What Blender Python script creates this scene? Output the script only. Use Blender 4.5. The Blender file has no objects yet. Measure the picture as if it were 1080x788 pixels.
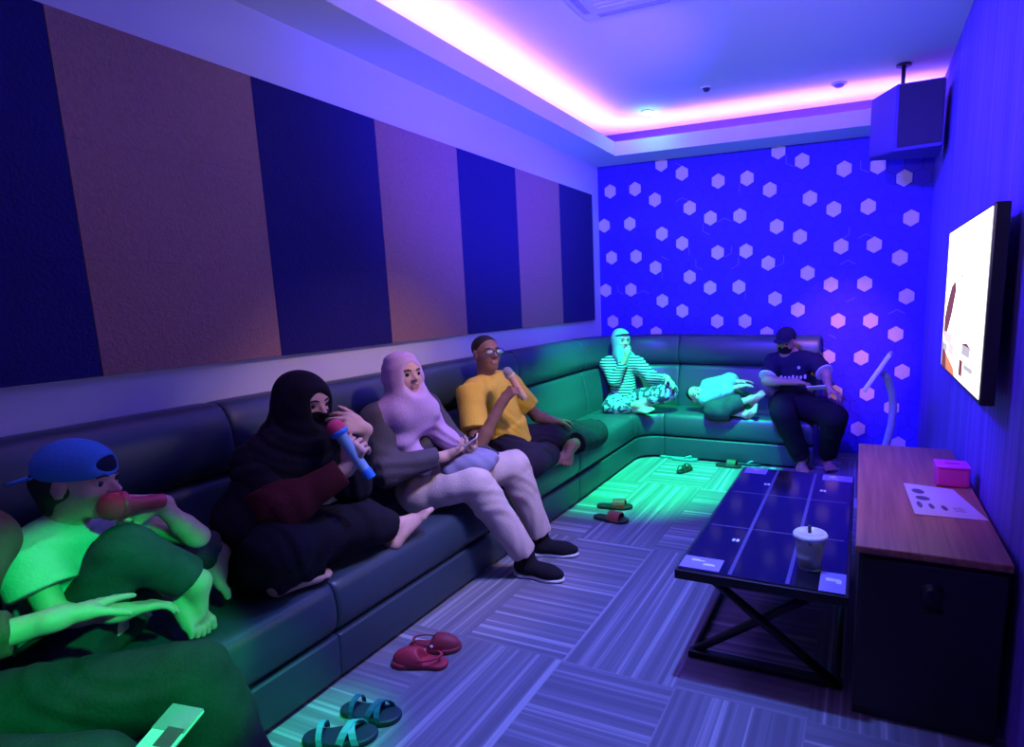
import bpy, bmesh, math, random
import numpy as np
from mathutils import Vector, Matrix

S = bpy.context.scene
COL = S.collection
PI = math.pi
random.seed(7)

# ------------------------------------------------------------------ camera, view, world, lights
YAW, PITCH, ROLL = 0.4027, 0.16309, -0.02263
CAMZ = 1.45
FOC, PPX, PPY = 624.0, 643.8, 413.9            # focal length and principal point for a 1080 x 788 frame


def cam_axes():
    f = Vector((-math.sin(YAW) * math.cos(PITCH), math.cos(YAW) * math.cos(PITCH), -math.sin(PITCH)))
    rt = Vector((math.cos(YAW), math.sin(YAW), 0))
    up = rt.cross(f)
    c, s = math.cos(ROLL), math.sin(ROLL)
    return (rt * c + up * s, up * c - rt * s, f)


AX = cam_axes()
CAM = Vector((0, 0, CAMZ))
cd = bpy.data.cameras.new('camera')
cam = bpy.data.objects.new('camera', cd)
COL.objects.link(cam)
cd.sensor_width = 36
cd.sensor_fit = 'HORIZONTAL'
cd.lens = FOC / 1080 * 36
cd.shift_x = -(PPX - 540) / 1080
cd.shift_y = (PPY - 394) / 1080
cd.clip_start = 0.02
mw = Matrix((AX[0], AX[1], -AX[2])).transposed().to_4x4()
mw.translation = CAM
cam.matrix_world = mw
S.camera = cam


def at(x, y, axis, val):
    """The point of the room seen at a pixel of the photograph on the plane axis = val (0 x, 1 y, 2 z)."""
    d = AX[0] * ((x - PPX) / FOC) - AX[1] * ((y - PPY) / FOC) + AX[2]
    t = (val - CAM[axis]) / d[axis]
    return CAM + d * t


vs = S.view_settings
S.display_settings.display_device = 'sRGB'
vs.view_transform = 'Standard'
vs.look = 'None'
vs.exposure = 0.0
vs.gamma = 1.0
vs.use_curve_mapping = False
S.cycles.use_denoising = True
S.cycles.max_bounces = 6
S.cycles.sample_clamp_indirect = 6.0

w = bpy.data.worlds.new('World')
S.world = w
w.use_nodes = True
w.node_tree.nodes['Background'].inputs[0].default_value = (0.05, 0.04, 0.4, 1)
w.node_tree.nodes['Background'].inputs[1].default_value = 0.1


def spot(name, loc, aim, color, power, angle, blend=0.6, size=0.03):
    ld = bpy.data.lights.new(name, 'SPOT')
    ld.color = color
    ld.energy = power
    ld.spot_size = math.radians(angle)
    ld.spot_blend = blend
    ld.shadow_soft_size = size
    o = bpy.data.objects.new(name, ld)
    COL.objects.link(o)
    o.location = loc
    o.rotation_euler = (Vector(aim) - Vector(loc)).to_track_quat('-Z', 'Y').to_euler()
    return o


def point(name, loc, color, power, size=0.1):
    ld = bpy.data.lights.new(name, 'POINT')
    ld.color = color
    ld.energy = power
    ld.shadow_soft_size = size
    o = bpy.data.objects.new(name, ld)
    COL.objects.link(o)
    o.location = loc
    return o


BLUE = (0.05, 0.02, 1.0)
GREEN = (0.0, 1.0, 0.20)
# added blue, violet and seat fill lights with no fixture; green and warm party beams
spot('blue_wash_fill', (-0.75, 1.6, 2.85), (-0.9, 5.57, 1.90), BLUE, 1100, 76, 0.8, 0.06)  # added fill: blue over the hexagon wall, no fixture built
spot('blue_wall_fill', (-0.3, 3.3, 2.0), (-2.4, 3.7, 2.70), BLUE, 620, 90, 1.0, 0.06)  # added blue fill, raises the upper left wall
spot('blue_near_fill', (-0.3, 0.9, 2.0), (-2.4, 2.1, 2.8), (0.10, 0.07, 1.0), 30, 80, 0.9, 0.06)  # weak added fill for the nearest wall panels
spot('blue_floor_fill', (-0.5, 1.9, 2.85), (-1.05, 2.15, 0.0), (0.13, 0.20, 0.9), 470, 60, 0.8, 0.06)  # added fill that tints the carpet blue
spot('blue_right_fill', (-1.3, 2.2, 2.85), (0.48, 4.0, 1.3), BLUE, 650, 80, 0.8, 0.06)  # unseen blue fill added for the right wall
spot('violet_up_fill', (-0.9, 0.1, 1.9), (-0.8, 3.0, 2.97), (0.56, 0.44, 1.0), 160, 100, 0.9, 0.06)  # added upward fill to brighten the ceiling, not a real fixture
spot('green_corner_lamp', (-1.05, 3.75, 2.9), (-1.62, 4.52, 0.2), (0.0, 1.0, 0.26), 1700, 50, 0.75, 0.03)
spot('green_seat_lamp', (0.25, 0.55, 2.0), (-1.90, 0.76, 0.44), GREEN, 330, 20, 0.35, 0.03)
spot('green_floor_lamp', (-0.75, 0.8, 2.85), (-1.64, 1.22, 0.0), GREEN, 480, 13, 0.9, 0.03)
spot('warm_seat_fill', (-0.1, 2.3, 2.85), (-1.95, 2.4, 0.75), (1.0, 0.64, 0.48), 150, 46, 0.8, 0.05)  # added warm fill on the seated people, on top of the television light
spot('warm_cabinet_lamp', (-0.2, 1.4, 2.85), (0.1, 2.6, 0.62), (1.0, 0.28, 0.12), 50, 26, 0.8, 0.03)
spot('warm_corner_lamp', (-0.5, 3.2, 2.7), (-0.12, 5.57, 0.95), (1.0, 0.35, 0.12), 220, 24, 1.0, 0.03)

# ------------------------------------------------------------------ room measures
XL, XR, YB, YF = -2.457, 0.48, 5.57, -1.3
ZS, ZC, ZLIP = 2.69, 2.97, 2.81                # soffit underside, upper ceiling, top of the cove lip
LX, LY = -2.12, 5.21                           # cove lip


# ------------------------------------------------------------------ helpers
def mat(name, color, rough=0.6, metal=0.0, bump=0.0, bscale=60, spec=0.5, emit=None, estr=0.0, var=0.0, vscale=8, trans=0.0, alpha=1.0, sheen=0.0, coat=0.0):
    m = bpy.data.materials.new(name)
    m.use_nodes = True
    nt = m.node_tree
    b = nt.nodes['Principled BSDF']
    b.inputs['Base Color'].default_value = (*color, 1)
    b.inputs['Roughness'].default_value = rough
    b.inputs['Metallic'].default_value = metal
    b.inputs['Specular IOR Level'].default_value = spec
    b.inputs['Transmission Weight'].default_value = trans
    b.inputs['Alpha'].default_value = alpha
    b.inputs['Coat Weight'].default_value = coat
    if emit:
        b.inputs['Emission Color'].default_value = (*emit, 1)
        b.inputs['Emission Strength'].default_value = estr
    if var > 0 or bump > 0:
        tc = nt.nodes.new('ShaderNodeTexCoord')
    if var > 0:
        n = nt.nodes.new('ShaderNodeTexNoise')
        n.inputs['Scale'].default_value = vscale
        n.inputs['Detail'].default_value = 4
        r = nt.nodes.new('ShaderNodeValToRGB')
        r.color_ramp.elements[0].position = 0.3
        r.color_ramp.elements[1].position = 0.7
        r.color_ramp.elements[0].color = (*[c * (1 - var) for c in color], 1)
        r.color_ramp.elements[1].color = (*[min(1, c * (1 + var)) for c in color], 1)
        nt.links.new(tc.outputs['Object'], n.inputs['Vector'])
        nt.links.new(n.outputs['Fac'], r.inputs['Fac'])
        nt.links.new(r.outputs['Color'], b.inputs['Base Color'])
    if bump > 0:
        n2 = nt.nodes.new('ShaderNodeTexNoise')
        n2.inputs['Scale'].default_value = bscale
        n2.inputs['Detail'].default_value = 3
        bp = nt.nodes.new('ShaderNodeBump')
        bp.inputs['Strength'].default_value = bump
        bp.inputs['Distance'].default_value = 0.01
        nt.links.new(tc.outputs['Object'], n2.inputs['Vector'])
        nt.links.new(n2.outputs['Fac'], bp.inputs['Height'])
        nt.links.new(bp.outputs['Normal'], b.inputs['Normal'])
    return m


def tag(o, label=None, cat=None, group=None, kind=None):
    if label: o['label'] = label
    if cat: o['category'] = cat
    if group: o['group'] = group
    if kind: o['kind'] = kind
    return o


def thing(name, label, cat, loc=(0, 0, 0), rz=0.0, group=None):
    o = bpy.data.objects.new(name, None)
    o.empty_display_size = 0.05
    COL.objects.link(o)
    o.location = loc
    o.rotation_euler = (0, 0, rz)
    return tag(o, label, cat, group)


def obj(name, bm, m, parent=None, smooth=False, world=False):
    """Link a bmesh as one mesh object. world=True: the shape is in room coordinates and the parent's place is taken off."""
    me = bpy.data.meshes.new(name)
    if isinstance(bm, bmesh.types.BMesh):
        bm.to_mesh(me)
        bm.free()
    else:
        me.from_pydata(bm[0], [], bm[1])
        me.update()
    for mm in (m if isinstance(m, (list, tuple)) else [m]):
        me.materials.append(mm)
    if smooth:
        me.polygons.foreach_set('use_smooth', [True] * len(me.polygons))
    o = bpy.data.objects.new(name, me)
    COL.objects.link(o)
    if parent is not None:
        o.parent = parent
        if world:
            o.matrix_parent_inverse = Matrix.Identity(4)
            p = parent
            M = Matrix.Identity(4)
            while p is not None:
                M = Matrix.LocRotScale(p.location, p.rotation_euler, p.scale) @ M
                p = p.parent
            me.transform(M.inverted())
    return o


def dup(root, loc, rz=0.0, label=None, group=None):
    r = root.copy()
    COL.objects.link(r)
    r.location = loc
    r.rotation_euler = (0, 0, rz)
    if label: r['label'] = label
    if group: r['group'] = group
    for ch in list(root.children):
        c = ch.copy()
        COL.objects.link(c)
        c.parent = r
        for g in ch.children:
            d = g.copy()
            COL.objects.link(d)
            d.parent = c
    return r


def box(bm, x0, x1, y0, y1, z0, z1, bev=0.0, seg=2, mi=0, M=None):
    r = bmesh.ops.create_cube(bm, size=1)
    vs_ = r['verts']
    for v in vs_:
        v.co = Vector(((x0 + x1) / 2 + v.co.x * (x1 - x0), (y0 + y1) / 2 + v.co.y * (y1 - y0), (z0 + z1) / 2 + v.co.z * (z1 - z0)))
    fs = list({f for v in vs_ for f in v.link_faces})
    if bev > 0:
        es = list({e for v in vs_ for e in v.link_edges})
        r2 = bmesh.ops.bevel(bm, geom=es, offset=bev, segments=seg, affect='EDGES', profile=0.5)
        fs = list({f for v in r2['verts'] for f in v.link_faces})
        vs_ = list({v for f in fs for v in f.verts})
    for f in fs:
        f.material_index = mi
    if M is not None:
        bmesh.ops.transform(bm, matrix=M, verts=[v for v in vs_ if v.is_valid])
    return fs


def NB():
    return bmesh.new()


def tube(bm, pts, rad, seg=10, mi=0, cap=True):
    """A round tube through points; rad a number or one per point."""
    pts = [Vector(p) for p in pts]
    n = len(pts)
    if not isinstance(rad, (list, tuple)): rad = [rad] * n
    rings = []
    up = None
    for i, p in enumerate(pts):
        t = (pts[min(i + 1, n - 1)] - pts[max(i - 1, 0)]).normalized()
        if up is None:
            up = t.cross(Vector((0, 0, 1)))
            if up.length < 1e-3: up = t.cross(Vector((1, 0, 0)))
        u = (up - t * up.dot(t)).normalized()
        up = u
        v = t.cross(u)
        rings.append([bm.verts.new(p + (u * math.cos(a) + v * math.sin(a)) * rad[i]) for a in [2 * PI * k / seg for k in range(seg)]])
    for a, b in zip(rings, rings[1:]):
        for k in range(seg):
            f = bm.faces.new((a[k], a[(k + 1) % seg], b[(k + 1) % seg], b[k]))
            f.material_index = mi
            f.smooth = True
    if cap:
        bm.faces.new(rings[0][::-1]).material_index = mi
        bm.faces.new(rings[-1]).material_index = mi


def lathe(bm, prof, seg=24, M=None, mi=0):
    """prof: (radius, z) pairs bottom to top, spun about z."""
    rings = []
    M = M or Matrix.Identity(4)
    for r, z in prof:
        if r < 1e-5:
            rings.append([bm.verts.new(M @ Vector((0, 0, z)))])
        else:
            rings.append([bm.verts.new(M @ Vector((r * math.cos(2 * PI * k / seg), r * math.sin(2 * PI * k / seg), z))) for k in range(seg)])
    for a, b in zip(rings, rings[1:]):
        for k in range(seg):
            k2 = (k + 1) % seg
            q = [a[k % len(a)], a[k2 % len(a)], b[k2 % len(b)], b[k % len(b)]]
            u = []
            for x in q:
                if x not in u: u.append(x)
            if len(u) > 2:
                f = bm.faces.new(u)
                f.material_index = mi
                f.smooth = True


def prism(bm, outline, z0, z1, M=None, mi=0):
    """A flat outline (x, y) given thickness along z."""
    M = M or Matrix.Identity(4)
    a = [bm.verts.new(M @ Vector((x, y, z0))) for x, y in outline]
    b = [bm.verts.new(M @ Vector((x, y, z1))) for x, y in outline]
    n = len(a)
    fs = [bm.faces.new(a[::-1]), bm.faces.new(b)]
    for k in range(n):
        fs.append(bm.faces.new((a[k], a[(k + 1) % n], b[(k + 1) % n], b[k])))
    for f in fs: f.material_index = mi


def frame(o, z, x=None):
    """Matrix with origin o, local z along z, local x near x."""
    z = Vector(z).normalized()
    x = Vector(x) if x is not None else Vector((1, 0, 0))
    x = (x - z * x.dot(z))
    if x.length < 1e-4: x = z.orthogonal()
    x.normalize()
    y = z.cross(x)
    m = Matrix((x, y, z)).transposed().to_4x4()
    m.translation = Vector(o)
    return m


# ------------------------------------------------------------------ setting
def struct(name, bm, m):
    return tag(obj(name, bm, m), kind='structure')


def carpet_mat():
    m = bpy.data.materials.new('carpet')
    m.use_nodes = True
    nt = m.node_tree
    N, L = nt.nodes, nt.links
    b = N['Principled BSDF']
    b.inputs['Roughness'].default_value = 0.95
    b.inputs['Specular IOR Level'].default_value = 0.1
    geo = N.new('ShaderNodeNewGeometry')
    sx = N.new('ShaderNodeSeparateXYZ')
    L.new(geo.outputs['Position'], sx.inputs[0])

    def math_(op, a, b_=None):
        n = N.new('ShaderNodeMath')
        n.operation = op
        for i, q in enumerate((a, b_)):
            if q is None: continue
            if isinstance(q, (int, float)): n.inputs[i].default_value = q
            else: L.new(q, n.inputs[i])
        return n.outputs[0]
    cx = math_('FLOOR', math_('DIVIDE', math_('ADD', sx.outputs[0], 1.525), 0.47))
    cy = math_('FLOOR', math_('DIVIDE', math_('ADD', sx.outputs[1], -3.05), 1.13))
    par = math_('FLOORED_MODULO', math_('ADD', cx, cy), 2.0)      # 0: stripes run along y, 1: along x
    mx = N.new('ShaderNodeMix')
    mx.data_type = 'FLOAT'
    L.new(par, mx.inputs['Factor'])
    L.new(sx.outputs[0], mx.inputs['A'])
    L.new(sx.outputs[1], mx.inputs['B'])
    my = N.new('ShaderNodeMix')
    my.data_type = 'FLOAT'
    L.new(par, my.inputs['Factor'])
    L.new(sx.outputs[1], my.inputs['A'])
    L.new(sx.outputs[0], my.inputs['B'])
    cv = N.new('ShaderNodeCombineXYZ')
    L.new(math_('MULTIPLY', mx.outputs[0], 36.0), cv.inputs[0])
    L.new(math_('MULTIPLY', my.outputs[0], 0.35), cv.inputs[1])
    L.new(math_('ADD', math_('MULTIPLY', cx, 3.7), math_('MULTIPLY', cy, 9.1)), cv.inputs[2])
    no = N.new('ShaderNodeTexNoise')
    no.inputs['Scale'].default_value = 1.0
    no.inputs['Detail'].default_value = 3
    L.new(cv.outputs[0], no.inputs['Vector'])
    r = N.new('ShaderNodeValToRGB')
    e = r.color_ramp.elements
    e[0].position, e[0].color = 0.40, (0.15, 0.15, 0.19, 1)
    e[1].position, e[1].color = 0.68, (0.40, 0.40, 0.46, 1)
    k = e.new(0.56)
    k.color = (0.205, 0.205, 0.25, 1)
    L.new(no.outputs['Fac'], r.inputs['Fac'])
    L.new(r.outputs['Color'], b.inputs['Base Color'])
    bn = N.new('ShaderNodeTexNoise')
    bn.inputs['Scale'].default_value = 400
    bp = N.new('ShaderNodeBump')
    bp.inputs['Strength'].default_value = 0.4
    bp.inputs['Distance'].default_value = 0.004
    L.new(geo.outputs['Position'], bn.inputs['Vector'])
    L.new(bn.outputs['Fac'], bp.inputs['Height'])
    L.new(bp.outputs['Normal'], b.inputs['Normal'])
    return m


def streak_mat():
    m = mat('wood_slat_paper', (0.17, 0.13, 0.34), 0.7)
    nt = m.node_tree
    N, L = nt.nodes, nt.links
    geo = N.new('ShaderNodeNewGeometry')
    mp = N.new('ShaderNodeMapping')
    mp.inputs['Scale'].default_value = (1, 26, 0.7)
    no = N.new('ShaderNodeTexNoise')
    no.inputs['Scale'].default_value = 1.0
    no.inputs['Detail'].default_value = 5
    r = N.new('ShaderNodeValToRGB')
    r.color_ramp.elements[0].position = 0.3
    r.color_ramp.elements[1].position = 0.75
    r.color_ramp.elements[0].color = (0.08, 0.05, 0.34, 1)
    r.color_ramp.elements[1].color = (0.20, 0.13, 0.62, 1)
    L.new(geo.outputs['Position'], mp.inputs[0])
    L.new(mp.outputs[0], no.inputs['Vector'])
    L.new(no.outputs['Fac'], r.inputs['Fac'])
    L.new(r.outputs['Color'], N['Principled BSDF'].inputs['Base Color'])
    return m


M_paint = mat('wall_paint', (0.62, 0.60, 0.66), 0.85, bump=0.05, bscale=150)
M_ceil = mat('ceiling_paint', (0.72, 0.70, 0.74), 0.9)
M_navy = mat('navy_wallpaper', (0.045, 0.02, 0.58), 0.7, var=0.12, vscale=3)
M_hexline = mat('hexagon_line', (0.02, 0.012, 0.10), 0.7)
M_hexfacet = mat('hexagon_facet_line', (0.22, 0.18, 0.75), 0.6)
M_gold = mat('pale_hexagon', (0.80, 0.68, 0.58), 0.75, var=0.10, vscale=90)
M_base = mat('dark_skirting', (0.03, 0.03, 0.04), 0.5)

bm = NB(); box(bm, XL - .1, XR + .1, YF - .1, YB + .1, -.1, 0)
struct('floor', bm, carpet_mat())
bm = NB(); box(bm, XL - .1, XL, YF - .1, YB + .1, 0, ZC)
struct('wall_left', bm, M_paint)
bm = NB(); box(bm, XR, XR + .1, YF - .1, YB + .1, 0, ZC)
struct('wall_right', bm, streak_mat())
bm = NB(); box(bm, XL, XR, YF - .1, YF, 0, ZC)
struct('wall_rear', bm, M_paint)
bm = NB(); box(bm, XL - .1, XR + .1, YF - .1, YB + .1, ZC, ZC + .1)
struct('ceiling', bm, M_ceil)


def hexagon(x, z, rx, rz):
    return [(x, z + rz), (x + rx, z + rz / 2), (x + rx, z - rz / 2), (x, z - rz), (x - rx, z - rz / 2), (x - rx, z + rz / 2)]


bm = NB(); box(bm, XL - .1, XR + .1, YB, YB + .1, 0, ZC)
PX_, PZ_ = 0.1333, 0.1058                       # hexagon pitch across and down
motif = [(-1.80, 2.65), (-1.60, 2.55), (-1.26, 2.45), (-1.00, 2.45), (-.80, 2.335), (-.46, 2.235), (-1.06, 2.13), (-1.33, 2.13)]
gold = []
for i in range(-2, 4):
    for j in range(0, 5):
        for mx_, mz_ in motif:
            x, z = mx_ + 1.0665 * i, mz_ - 0.6335 * j
            if XL + .03 < x < XR - .05 and .06 < z < ZS - 0.0:
                gold.append((x, z))


def flat(pts_, y, mi):
    f = bm.faces.new([bm.verts.new((px, y, pz)) for px, pz in pts_])
    f.material_index = mi
    f.normal_update()
    if f.normal.y > 0: f.normal_flip()


for x, z in gold:
    flat([(px, min(pz, ZS)) for px, pz in hexagon(x, z, 0.058, 0.068)], YB - 0.002, 3)
rng = random.Random(3)


def seg_line(a, b, wd, mi, y):
    a, b = Vector((a[0], a[1])), Vector((b[0], b[1]))
    t = (b - a).normalized()
    n = Vector((-t.y, t.x)) * wd / 2
    flat([tuple(a - n), tuple(b - n), tuple(b + n), tuple(a + n)], y, mi)


row = 0
z = 2.65
while z > 0.05:
    off = 0 if row % 2 == 0 else PX_ / 2
    x = -1.80 + off - 6 * PX_
    while x < XR - .07:
        if x > XL + .07:
            h = hexagon(x, z, PX_ / 2, PZ_ * 2 / 3)
            for k in (0, 1, 2):
                seg_line(h[k], h[k + 1], 0.004, 1, YB - 0.0012)
            if rng.random() < 0.10 and min((gx - x) ** 2 + (gz - z) ** 2 for gx, gz in gold) > 0.004:
                for k in rng.sample((0, 2, 4), rng.choice((1, 2))):
                    seg_line((x, z), h[(k + 1) % 6] if k % 2 else h[k], 0.0045, 2, YB - 0.0016)
        x += PX_
    z -= PZ_
    row += 1
struct('wall_back', bm, [M_navy, M_hexline, M_hexfacet, M_gold])

# dropped soffit along the left and back walls: an L with a lip that hides the light strip
bm = NB()
box(bm, XL, LX, YF, YB, ZS, ZS + .02)
box(bm, LX - .02, LX, YF, LY, ZS + .02, ZLIP)
struct('trim_1', bm, M_paint)
bm = NB()
box(bm, LX, XR, LY, YB, ZS, ZS + .02)
box(bm, LX - .02, XR, LY, LY + .02, ZS + .02, ZLIP)
struct('trim_2', bm, M_paint)

M_led = mat('led_strip', (0.5, 0.3, 0.8), 0.5, emit=(0.42, 0.16, 1.0), estr=88)
bm = NB(); box(bm, LX - .06, LX - .035, YF + .05, LY + .03, ZLIP - .03, ZLIP - .01)
tag(obj('light_strip', bm, M_led), 'glowing violet light strip hidden in the cove along the left wall', 'light strip', 'cove light strips')
bm = NB(); box(bm, LX - .03, XR - .03, LY + .04, LY + .065, ZLIP - .03, ZLIP - .01)
tag(obj('light_strip', bm, M_led), 'glowing pink-violet light strip hidden in the cove above the hexagon wall', 'light strip', 'cove light strips')

# ------------------------------------------------------------------ acoustic panels
M_tan = mat('tan_felt', (0.30, 0.155, 0.14), 0.95, bump=0.5, bscale=90, var=0.08, vscale=60)
M_dark = mat('dark_felt', (0.006, 0.002, 0.10), 0.95, bump=0.5, bscale=90)
PW = 0.698
names = ['dark navy fabric wall panel at the left edge of the photo', 'tan fabric wall panel between the two nearest dark panels',
         'dark navy fabric wall panel behind the person in black headscarf', 'tan fabric wall panel above the woman in lilac headscarf',
         'dark navy fabric wall panel above the man in yellow', 'narrow-looking tan fabric wall panel second from the hexagon wall',
         'dark navy fabric wall panel nearest the hexagon wall']
Y0 = 1.893 - 2 * PW
for k in range(7):
    y0 = Y0 + k * PW
    y1 = y0 + (PW if k < 6 else PW - .02)
    ta = tag(thing('acoustic_panel', names[k], 'wall panel', (XL, (y0 + y1) / 2, 1.21), 0, 'acoustic panels on the left wall'))
    hs = 1.19 / 3
    m = M_dark if k % 2 == 0 else M_tan
    for q in range(3):
        bm = NB()
        box(bm, 0.001, .028, -(y1 - y0) / 2 + .001, (y1 - y0) / 2 - .001, q * hs + .0003, (q + 1) * hs - .0003, .0012)
        obj('fabric_board', bm, m, ta)
#@@SOFA
# ------------------------------------------------------------------ banquette sofa
M_leather = mat('dark_leather', (0.032, 0.055, 0.078), 0.38, bump=0.06, bscale=220, spec=0.5)
M_plinth = mat('dark_plinth', (0.015, 0.015, 0.02), 0.6)
RC = 0.85
SX_END, SY_START = -0.32, -0.95
L1 = (YB - RC) - SY_START
LA = RC * 0.75 * PI / 2
L2 = SX_END - (XL + RC)


def along(s, u):
    if s <= L1:
        return Vector((XL + u, SY_START + s, 0))
    if s <= L1 + LA:
        a = PI - (s - L1) / LA * PI / 2
        return Vector((XL + RC + (RC - u) * math.cos(a), YB - RC + (RC - u) * math.sin(a), 0))
    return Vector((XL + RC + (s - L1 - LA), YB - u, 0))


def smooth_profile(pts, r=0.03, n=4):
    """Round every corner of a closed outline."""
    out = []
    m = len(pts)
    for i, p in enumerate(pts):
        p = Vector(p); a = Vector(pts[i - 1]); b = Vector(pts[(i + 1) % m])
        d1 = min(r, (a - p).length * .45); d2 = min(r, (b - p).length * .45)
        q0 = p + (a - p).normalized() * d1
        q1 = p + (b - p).normalized() * d2
        for k in range(n + 1):
            t = k / n
            out.append(q0 * (1 - t) ** 2 + p * 2 * t * (1 - t) + q1 * t * t)
    return out


def sweep(name, prof, s0, s1, m, parent, pinch=0.93, grow=0.0):
    c = sum((Vector(p) for p in prof), Vector((0, 0))) / len(prof)
    st = [(s0 + .001, pinch), (s0 + .006, pinch + (1 - pinch) * .6), (s0 + .02, pinch + (1 - pinch) * .88), (s0 + .05, 1)]
    n = max(2, int((s1 - s0) / .06))
    st += [(s0 + .05 + (s1 - s0 - .1) * k / n, 1 + grow * math.sin(PI * k / n)) for k in range(1, n)]
    st += [(s1 - .05, 1), (s1 - .02, pinch + (1 - pinch) * .88), (s1 - .006, pinch + (1 - pinch) * .6), (s1 - .001, pinch)]
    bm = NB()
    rings = []
    for s, k in st:
        ring = []
        for p in prof:
            q = c + (Vector(p) - c) * k
            v = along(s, q.x)
            v.z = q.y
            ring.append(bm.verts.new(v))
        rings.append(ring)
    m_ = len(prof)
    for a, b in zip(rings, rings[1:]):
        for k in range(m_):
            bm.faces.new((a[k], a[(k + 1) % m_], b[(k + 1) % m_], b[k])).smooth = True
    bm.faces.new(rings[0][::-1]); bm.faces.new(rings[-1])
    bmesh.ops.recalc_face_normals(bm, faces=bm.faces)
    return obj(name, bm, m, parent, world=True)


sofa = thing('banquette_sofa', 'long dark leather banquette sofa curving round the corner of the room', 'sofa', (XL + .34, 2.4, 0))
seat_prof = smooth_profile([(.16, .20), (.665, .20), (.688, .30), (.665, .408), (.45, .415), (.16, .40)], .045)
low_prof = smooth_profile([(.05, .02), (.664, .02), (.672, .10), (.672, .195), (.05, .195)], .012)
back_prof = smooth_profile([(.005, .30), (.25, .30), (.235, .55), (.185, .79), (.005, .80)], .05)
roll_prof = smooth_profile([(.005, .79), (.18, .785), (.225, .86), (.215, 1.0), (.16, 1.075), (.005, 1.06)], .06)
cuts = [0, 1.30, 2.45, 3.55, 4.55, L1 - .02, L1 + LA + .03, L1 + LA + L2]
for a, b in zip(cuts, cuts[1:]):
    sweep('base', low_prof, a, b, M_leather, sofa, .985)
    sweep('seat', seat_prof, a, b, M_leather, sofa, .955)
    sweep('backrest', back_prof, a, b, M_leather, sofa, .93)
    sweep('bolster', roll_prof, a, b, M_leather, sofa, .92)

# ------------------------------------------------------------------ television
M_black = mat('black_plastic', (0.012, 0.012, 0.015), 0.35)
M_mblack = mat('black_metal', (0.01, 0.01, 0.014), 0.4, metal=0.3)
TX, TY0, TY1, TZ0, TZ1 = 0.385, 2.37, 3.46, 1.06, 1.714
tv = thing('television', 'flat television glowing white on the right wall', 'television', (XR, (TY0 + TY1) / 2, TZ0))
bm = NB(); box(bm, TX + .002, TX + .05, TY0 - .012, TY1 + .012, TZ0 - .02, TZ1 + .012, .006)
obj('casing', bm, M_black, tv, world=True)
bm = NB(); box(bm, TX + .05, XR, 2.72, 3.1, 1.2, 1.55, .004)
obj('wall_mount', bm, M_mblack, tv, world=True)


def emis(name, c, s):
    return mat(name, (0.01, 0.01, 0.01), 0.6, spec=0.1, emit=c, estr=s)


E_white = emis('screen_white', (1.0, 0.93, 0.92), 2.6)
E_brown = emis('screen_brown', (0.26, 0.075, 0.04), 0.9)
E_orange = emis('screen_orange', (0.9, 0.32, 0.12), 1.0)
E_grey = emis('screen_grey', (0.62, 0.58, 0.66), 1.0)
E_pink = emis('screen_pink', (1.0, 0.75, 0.78), 1.1)
bm = NB()


def scr(poly, mi, d):
    """A patch of the picture on the screen, in screen fractions (0..1 across from the near edge, 0..1 up)."""
    vs_ = [bm.verts.new((TX - d, TY0 + (TY1 - TY0) * a, TZ0 + (TZ1 - TZ0) * b)) for a, b in poly]
    f = bm.faces.new(vs_)
    f.material_index = mi
    f.normal_update()
    if f.normal.x > 0: f.normal_flip()


scr([(0, 0), (1, 0), (1, 1), (0, 1)], 0, 0)
scr([(.96, .22), (.86, .26), (.74, .42), (.66, .58), (.70, .64), (.80, .60), (.90, .48), (.97, .36)], 1, .001)
scr([(.98, .0), (.55, .0), (.60, .05), (.80, .10), (.98, .16)], 2, .001)
scr([(.98, .0), (.82, .0), (.86, .12), (.98, .20)], 1, .0015)
for a0, a1, b0, b1, mi in ((.93, .70, .20, .27, 4), (.95, .82, .13, .18, 3), (.78, .62, .13, .2, 4), (.40, .22, .18, .24, 3), (.44, .36, .04, .14, 1), (.33, .14, .10, .13, 3)):
    scr([(a0, b0), (a1, b0), (a1, b1), (a0, b1)], mi, .002)
scr([(.42, .24), (.26, .22), (.2, .235), (.30, .26)], 1, .001)
scr([(.52, .78), (.49, .80), (.49, .88), (.51, .90)], 3, .001)
scr([(.56, .66), (.52, .66), (.52, .68), (.56, .68)], 3, .001)
scr([(.90, .84), (.80, .84), (.80, .846), (.90, .846)], 3, .001)
obj('screen', bm, [E_white, E_brown, E_orange, E_grey, E_pink], tv, world=True)

# ------------------------------------------------------------------ wooden cabinet
M_wood = mat('red_brown_wood', (0.36, 0.15, 0.09), 0.42)
nt = M_wood.node_tree
tc = nt.nodes.new('ShaderNodeTexCoord'); mp = nt.nodes.new('ShaderNodeMapping'); no = nt.nodes.new('ShaderNodeTexNoise'); rr = nt.nodes.new('ShaderNodeValToRGB')
mp.inputs['Scale'].default_value = (30, 1.2, 30)
no.inputs['Scale'].default_value = 1.5; no.inputs['Detail'].default_value = 6
rr.color_ramp.elements[0].position = .3; rr.color_ramp.elements[1].position = .75
rr.color_ramp.elements[0].color = (.22, .085, .05, 1); rr.color_ramp.elements[1].color = (.42, .19, .11, 1)
nt.links.new(tc.outputs['Object'], mp.inputs[0]); nt.links.new(mp.outputs[0], no.inputs['Vector']); nt.links.new(no.outputs['Fac'], rr.inputs['Fac'])
nt.links.new(rr.outputs['Color'], nt.nodes['Principled BSDF'].inputs['Base Color'])
M_front = mat('black_front', (0.012, 0.010, 0.014), 0.5)
M_chrome = mat('dull_metal', (0.25, 0.25, 0.3), 0.3, metal=0.9)
CX0, CX1, CY0, CY1, CZ = 0.012, 0.455, 2.0, 3.42, 0.62
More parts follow.
